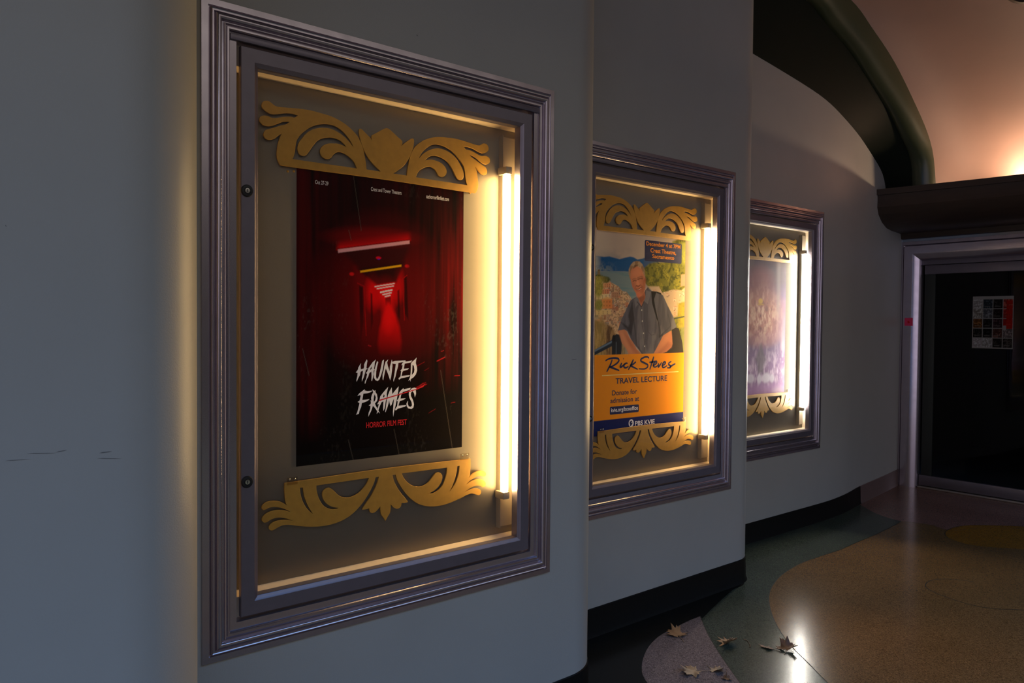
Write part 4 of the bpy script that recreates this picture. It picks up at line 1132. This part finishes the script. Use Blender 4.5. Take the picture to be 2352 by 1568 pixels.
link('address_box', rrect((a[0], a[1]), (b[0], t_[1]), 0.008, 0.00015), M['navy_ink'], poster2)
t5('kvie.org/boxoffice', 340, 822, 1172, 98, M['white_ink'], 'address_lettering', z=0.0004, bold=0.015)
t5('PBS KVIE', 772, 1125, 1392, 84, M['white_ink'], 'station_lettering', bold=0.02)
cpt = k5(703, 1345); rr_ = 0.0215
ring_ = [(cpt[0]+rr_*math.cos(t), cpt[1]+rr_*1.05*math.sin(t)) for t in np.linspace(0, 2*math.pi, 40, endpoint=False)]
link('station_emblem', flat_shape([ring_], z=0.0003), M['white_ink'], poster2)
hd = [(-0.30, 0.55), (0.0, 0.68), (0.30, 0.60), (0.46, 0.38), (0.42, 0.22), (0.62, -0.10), (0.46, -0.16), (0.46, -0.34), (0.34, -0.44), (0.10, -0.40), (0.02, -0.72), (-0.40, -0.72), (-0.42, -0.30), (-0.62, 0.05), (-0.55, 0.38)]
eye = [(0.16+0.13*math.cos(t), 0.18+0.13*math.sin(t)) for t in np.linspace(0, 2*math.pi, 12, endpoint=False)]
link('emblem_head', flat_shape([[(cpt[0]+x*rr_-0.001, cpt[1]+y*rr_) for x, y in L] for L in (hd, eye)], z=0.0005), M['navy_ink'], poster2)

# ------------------------------------------------------------------ poster three: plain purple print
X3 = XW[3]+HP
Y3a, Y3b, Z3a, Z3b = 5.035, 5.722, 1.095, 2.186
def P3(x, y):
    p = onX(x, y, X3); return (p.y-Y3a, Z3b-p.z)
def k8(x, y): return P3(1700+x*0.29316, 520+y*0.29337)
w3, h3 = Y3b-Y3a, Z3b-Z3a
c = Canvas(w3, h3, 200, 330, (98, 74, 118))
U, V = c.U/w3, c.V/h3
n1 = c.noise(0.16, 0.16, 3, 4); n2 = c.noise(0.03, 0.05, 6, 3); n3 = c.noise(0.012, 0.012, 9, 2)
c.put(np.clip((0.30-V)*6, 0, 1)*0.9, (62, 52, 54))
c.put(np.clip((0.30-V)*6, 0, 1)*np.clip((n1-0.5)*4, 0, 0.6), (98, 90, 80))
for cc, rr, col, a in (((160, 420), (0.17, 0.10), (150, 74, 70), .8), ((160, 520), (0.22, 0.08), (150, 82, 78), .7), ((150, 640), (0.30, 0.12), (206, 138, 104), .85), ((160, 780), (0.27, 0.13), (196, 120, 90), .85), ((180, 880), (0.2, 0.06), (176, 110, 110), .7)):
    c.ell(k8(*cc), rr, col, 0.9, a, 0)
blob = np.clip((n2-0.45)*5, 0, 1)*np.exp(-((c.U-k8(160, 700)[0])/0.22)**2-((c.V-k8(160, 700)[1])/0.17)**2)
c.put(blob*0.9, (244, 206, 170))
blob2 = np.clip((0.42-n2)*5, 0, 1)*np.exp(-((c.U-k8(160, 720)[0])/0.24)**2-((c.V-k8(160, 720)[1])/0.18)**2)
c.put(blob2*0.9, (110, 52, 44))
for (x, y, r) in ((255, 625, 0.045), (195, 800, 0.035), (90, 660, 0.04), (110, 760, 0.03), (235, 760, 0.03)):
    for q in (1.0, 0.62, 0.3):
        p = k8(x, y); t = np.linspace(0, 2*math.pi, 16)
        c.line([(p[0]+r*q*math.cos(s), p[1]+r*q*math.sin(s)) for s in t], 0.005, (232, 176, 130) if q != 0.62 else (150, 80, 60), 0.35, 0.008)
c.ell(k8(160, 585), (0.03, 0.022), (236, 190, 70), 0.5); c.ell(k8(160, 610), (0.045, 0.008), (214, 160, 60), 0.5)
c.put(np.clip((V-0.62)*5, 0, 1)*0.75, (160, 112, 168)); c.put(np.clip((V-0.60)*5, 0, 1)*np.clip((n2-0.42)*3.5, 0, 0.85), (226, 198, 220))
c.put(np.clip((V-0.6)*5, 0, 1)*np.clip((c.noise(0.014, 0.10, 19, 2)-0.52)*4, 0, 0.6), (120, 70, 120))
fig = [k8(*q) for q in ((155, 925), (170, 920), (176, 960), (205, 1040), (185, 1090), (178, 1150), (140, 1150), (132, 1080), (118, 1040), (148, 960))]
c.poly(fig, (62, 56, 66), 0.035, 0.8)
for (x, y, a, b) in ((80, 1190, 0.05, 0.035), (150, 1195, 0.028, 0.04), (205, 1185, 0.06, 0.04), (250, 1190, 0.03, 0.035)):
    c.ell(k8(x, y), (a, b), (232, 222, 232), 0.5, 0.85)
c.put(np.clip((V-0.885)*20, 0, 1)*0.85, (166, 106, 172)); c.ell(k8(300, 1300), (0.09, 0.05), (222, 190, 214), 0.9, 0.8)
c.put(np.exp(-((c.U-k8(300, 500)[0])/0.03)**2)*np.clip((0.5-V)*3, 0, 0.5), (170, 160, 140))
c.put(np.exp(-((c.U-k8(335, 900)[0])/0.03)**2)*np.clip((n1-0.35)*3, 0, 0.7)*np.clip((V-0.4)*4, 0, 1), (214, 180, 180))
c.put(np.full(c.U.shape, 0.22), (226, 208, 214))  # pale veil over the whole sheet: glare put into the ink colour
poster3 = c.build('printed_poster', M['print'])
poster3.location = (X3, Y3a, Z3a); poster3.rotation_euler = FACE
tag(poster3, 'purple poster with painted-in glare haze and a swirl of orange shapes inside the farthest case', 'poster', 'posters in the wall cases')

# ------------------------------------------------------------------ notice behind the door glass
fa, fb = onY(2232, 799, 8.289), onY(2329, 679, 8.289)
fw, fh = fb.x-fa.x, fb.z-fa.z
c = Canvas(fw, fh, 110, 150, (200, 196, 190))
rs = np.random.RandomState(11)
mk = c.noise(0.01, 0.012, 5, 2)
cells = [[(176, 172, 166), (150, 142, 132), (112, 74, 40), (40, 38, 34), (196, 186, 186)], [(58, 66, 72), (96, 98, 102), (32, 30, 30), (30, 30, 28), (170, 166, 160)],
         [(44, 40, 38), (40, 32, 30), (66, 44, 48), (90, 60, 52), (40, 36, 32)], [(150, 60, 50), (170, 48, 40), (178, 30, 28), (110, 98, 96), (56, 50, 46)]]
for i in range(4):
    for j in range(5):
        a0, a1 = fw*(0.02+0.245*i), fw*(0.02+0.245*i+0.228); b0, b1 = fh*(0.06+0.186*j), fh*(0.06+0.186*j+0.174)
        P = [(a0, b0), (a1, b0), (a1, b1), (a0, b1)]
        c.poly(P, cells[i][j], 0.004)
        c.poly(P, [min(255, q*1.7+20) for q in cells[i][j]], 0.004, 1.0, np.clip((mk-0.52)*5, 0, 0.7))
        c.poly([(a0+0.012, (b0+b1)/2+0.02), (a1-0.02, (b0+b1)/2+0.02), (a1-0.02, (b0+b1)/2+0.027), (a0+0.012, (b0+b1)/2+0.027)], (150, 146, 140), 0.003, 0.6)
for j in range(6):
    b0 = fh*(0.085+0.092*j)
    c.poly([(fw*0.83, b0), (fw*0.975, b0), (fw*0.975, b0+fh*0.075), (fw*0.83, b0+fh*0.075)], (208, 42, 28), 0.004)
c.poly([(fw*0.745, fh*0.56), (fw*0.83, fh*0.56), (fw*0.83, fh*0.64), (fw*0.745, fh*0.64)], (196, 188, 184), 0.004)
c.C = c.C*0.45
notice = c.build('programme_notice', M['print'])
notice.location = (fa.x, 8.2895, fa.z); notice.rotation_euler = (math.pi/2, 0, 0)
tag(notice, 'taped programme notice of small dark panels with a red column on the door glass', 'notice')

# ------------------------------------------------------------------ dry leaves and a twig on the floor
def leaf(px_, py_, size, rot, mat, label, curl=(0.25, 0.1), seed=0, name='dry_leaf', stem=True, tilt=(0, 0), squash=1.0, grp='fallen dry leaves'):
    r = random.Random(seed)
    pts = []
    for a, rad in ((-90, .10), (-70, .34), (-52, .30), (-35, .58), (-22, .40), (-5, .80), (4, .62), (14, .92), (24, .52), (38, .50), (52, .86), (60, .74), (68, .88), (76, .62), (90, 1.05),
                   (103, .64), (112, .86), (120, .74), (128, .88), (142, .50), (156, .52), (166, .92), (176, .62), (185, .80), (202, .40), (215, .58), (232, .30), (250, .34)):
        t = math.radians(a); k = rad*(0.9+0.2*r.random())
        pts.append((k*math.cos(t)*squash, k*math.sin(t)))
    dense = []
    for i in range(len(pts)):
        a, b = pts[i], pts[(i+1) % len(pts)]
        for t in (0, .5): dense.append((a[0]+(b[0]-a[0])*t, a[1]+(b[1]-a[1])*t))
    n = len(dense)
    V_ = [Vector(p) for p in dense]
    for i in range(-9, 10):
        for j in range(-4, 10):
            q = (i*0.1, j*0.1)
            if inside(q, dense): V_.append(Vector(q))
    E_ = [(i, (i+1) % n) for i in range(n)]
    rv, _, rf, *_ = delaunay_2d_cdt(V_, E_, [], 1, 1e-4)
    ph = r.random()*6
    vs = []
    for v in rv:
        d = math.hypot(v.x, v.y); a = math.atan2(v.y, v.x)
        z = curl[0]*d*d*(0.6+0.4*math.cos(2*a+ph)) + curl[1]*math.sin(3*a+ph)*d + 0.05*math.cos(8*a) * d
        vs.append(Vector((v.x, v.y, z))*size/2)
    R = Matrix.Rotation(math.radians(tilt[0]), 3, 'X') @ Matrix.Rotation(math.radians(tilt[1]), 3, 'Y')
    vs = [R @ v for v in vs]
    zm = min(v.z for v in vs)
    vs = [(v.x, v.y, v.z-zm+0.0012) for v in vs]
    me = mesh(vs, [tuple(f) for f in rf], ang=60)
    o = link(name, me, mat)
    sol = o.modifiers.new('thick', 'SOLIDIFY'); sol.thickness = 0.0008
    p = onZ(px_, py_, 0.01)
    o.location = (p.x, p.y, 0.0003); o.rotation_euler = (0, 0, math.radians(rot))
    tag(o, label, 'leaf', grp)
    if stem:
        cu = bpy.data.curves.new('s', 'CURVE'); cu.dimensions = '3D'; cu.bevel_depth = 0.0012; cu.bevel_resolution = 1
        s = cu.splines.new('POLY'); s.points.add(4)
        b = min(vs, key=lambda q: abs(q[0])+abs(q[1]+size*0.05))
        for i in range(5):
            t = i/4; s.points[i].co = (b[0]+0.004*math.sin(3*t), b[1]-t*size*0.42, max(0.0015, b[2]*(1-t)), 1)
        oo = bpy.data.objects.new('s', cu); ms = bpy.data.meshes.new_from_object(oo)
        bpy.data.objects.remove(oo); bpy.data.curves.remove(cu)
        link('stem', ms, mat, o)
    return o
leaf(1556, 1455, 0.185, 60, M['leaf'], 'tan dry leaf lying on the tip of the mauve floor inlay', (0.22, 0.10), 3, squash=0.8)
leaf(1674, 1473, 0.175, 200, M['leaf'], 'orange-brown folded dry leaf alone on the green floor', (0.75, 0.10), 5, tilt=(0, 18), squash=0.75)
leaf(1806, 1489, 0.140, 20, M['leaf_dark'], 'dark dry leaf with upright lobes beside the bright floor reflection', (0.55, 0.18), 8, tilt=(10, -12))
leaf(1768, 1486, 0.130, 100, M['leaf_dark'], 'thin dark curled leaf touching the upright dark one', (0.5, 0.05), 12, squash=0.42, tilt=(0, 12))
leaf(1594, 1539, 0.150, 150, M['leaf_pale'], 'pale ragged dry leaf in the middle of the mauve inlay', (0.32, 0.16), 15)
leaf(1643, 1534, 0.115, 260, M['leaf_pale'], 'small pale curled leaf right of the ragged one on the mauve inlay', (0.5, 0.16), 19, squash=0.8)
leaf(1670, 1556, 0.062, 40, M['leaf_dark'], 'tiny dark leaf scrap at the edge of the mauve inlay', (0.5, 0.2), 23, stem=False)
cu = bpy.data.curves.new('s', 'CURVE'); cu.dimensions = '3D'; cu.bevel_depth = 0.0016; cu.bevel_resolution = 1
s = cu.splines.new('POLY')
tp = [onZ(*q) for q in ((1708, 1469), (1714, 1470), (1719, 1475), (1722, 1481), (1724, 1486), (1721, 1487))]
s.points.add(len(tp)-1)
for q, p in zip(s.points, tp): q.co = (p.x-tp[0].x, p.y-tp[0].y, 0.0022, 1)
oo = bpy.data.objects.new('s', cu); ms = bpy.data.meshes.new_from_object(oo)
bpy.data.objects.remove(oo); bpy.data.curves.remove(cu)
tw = link('twig', ms, M['leaf_dark']); tw.location = tp[0]
tag(tw, 'thin curved dry leaf stalk lying alone on the green floor', 'twig')
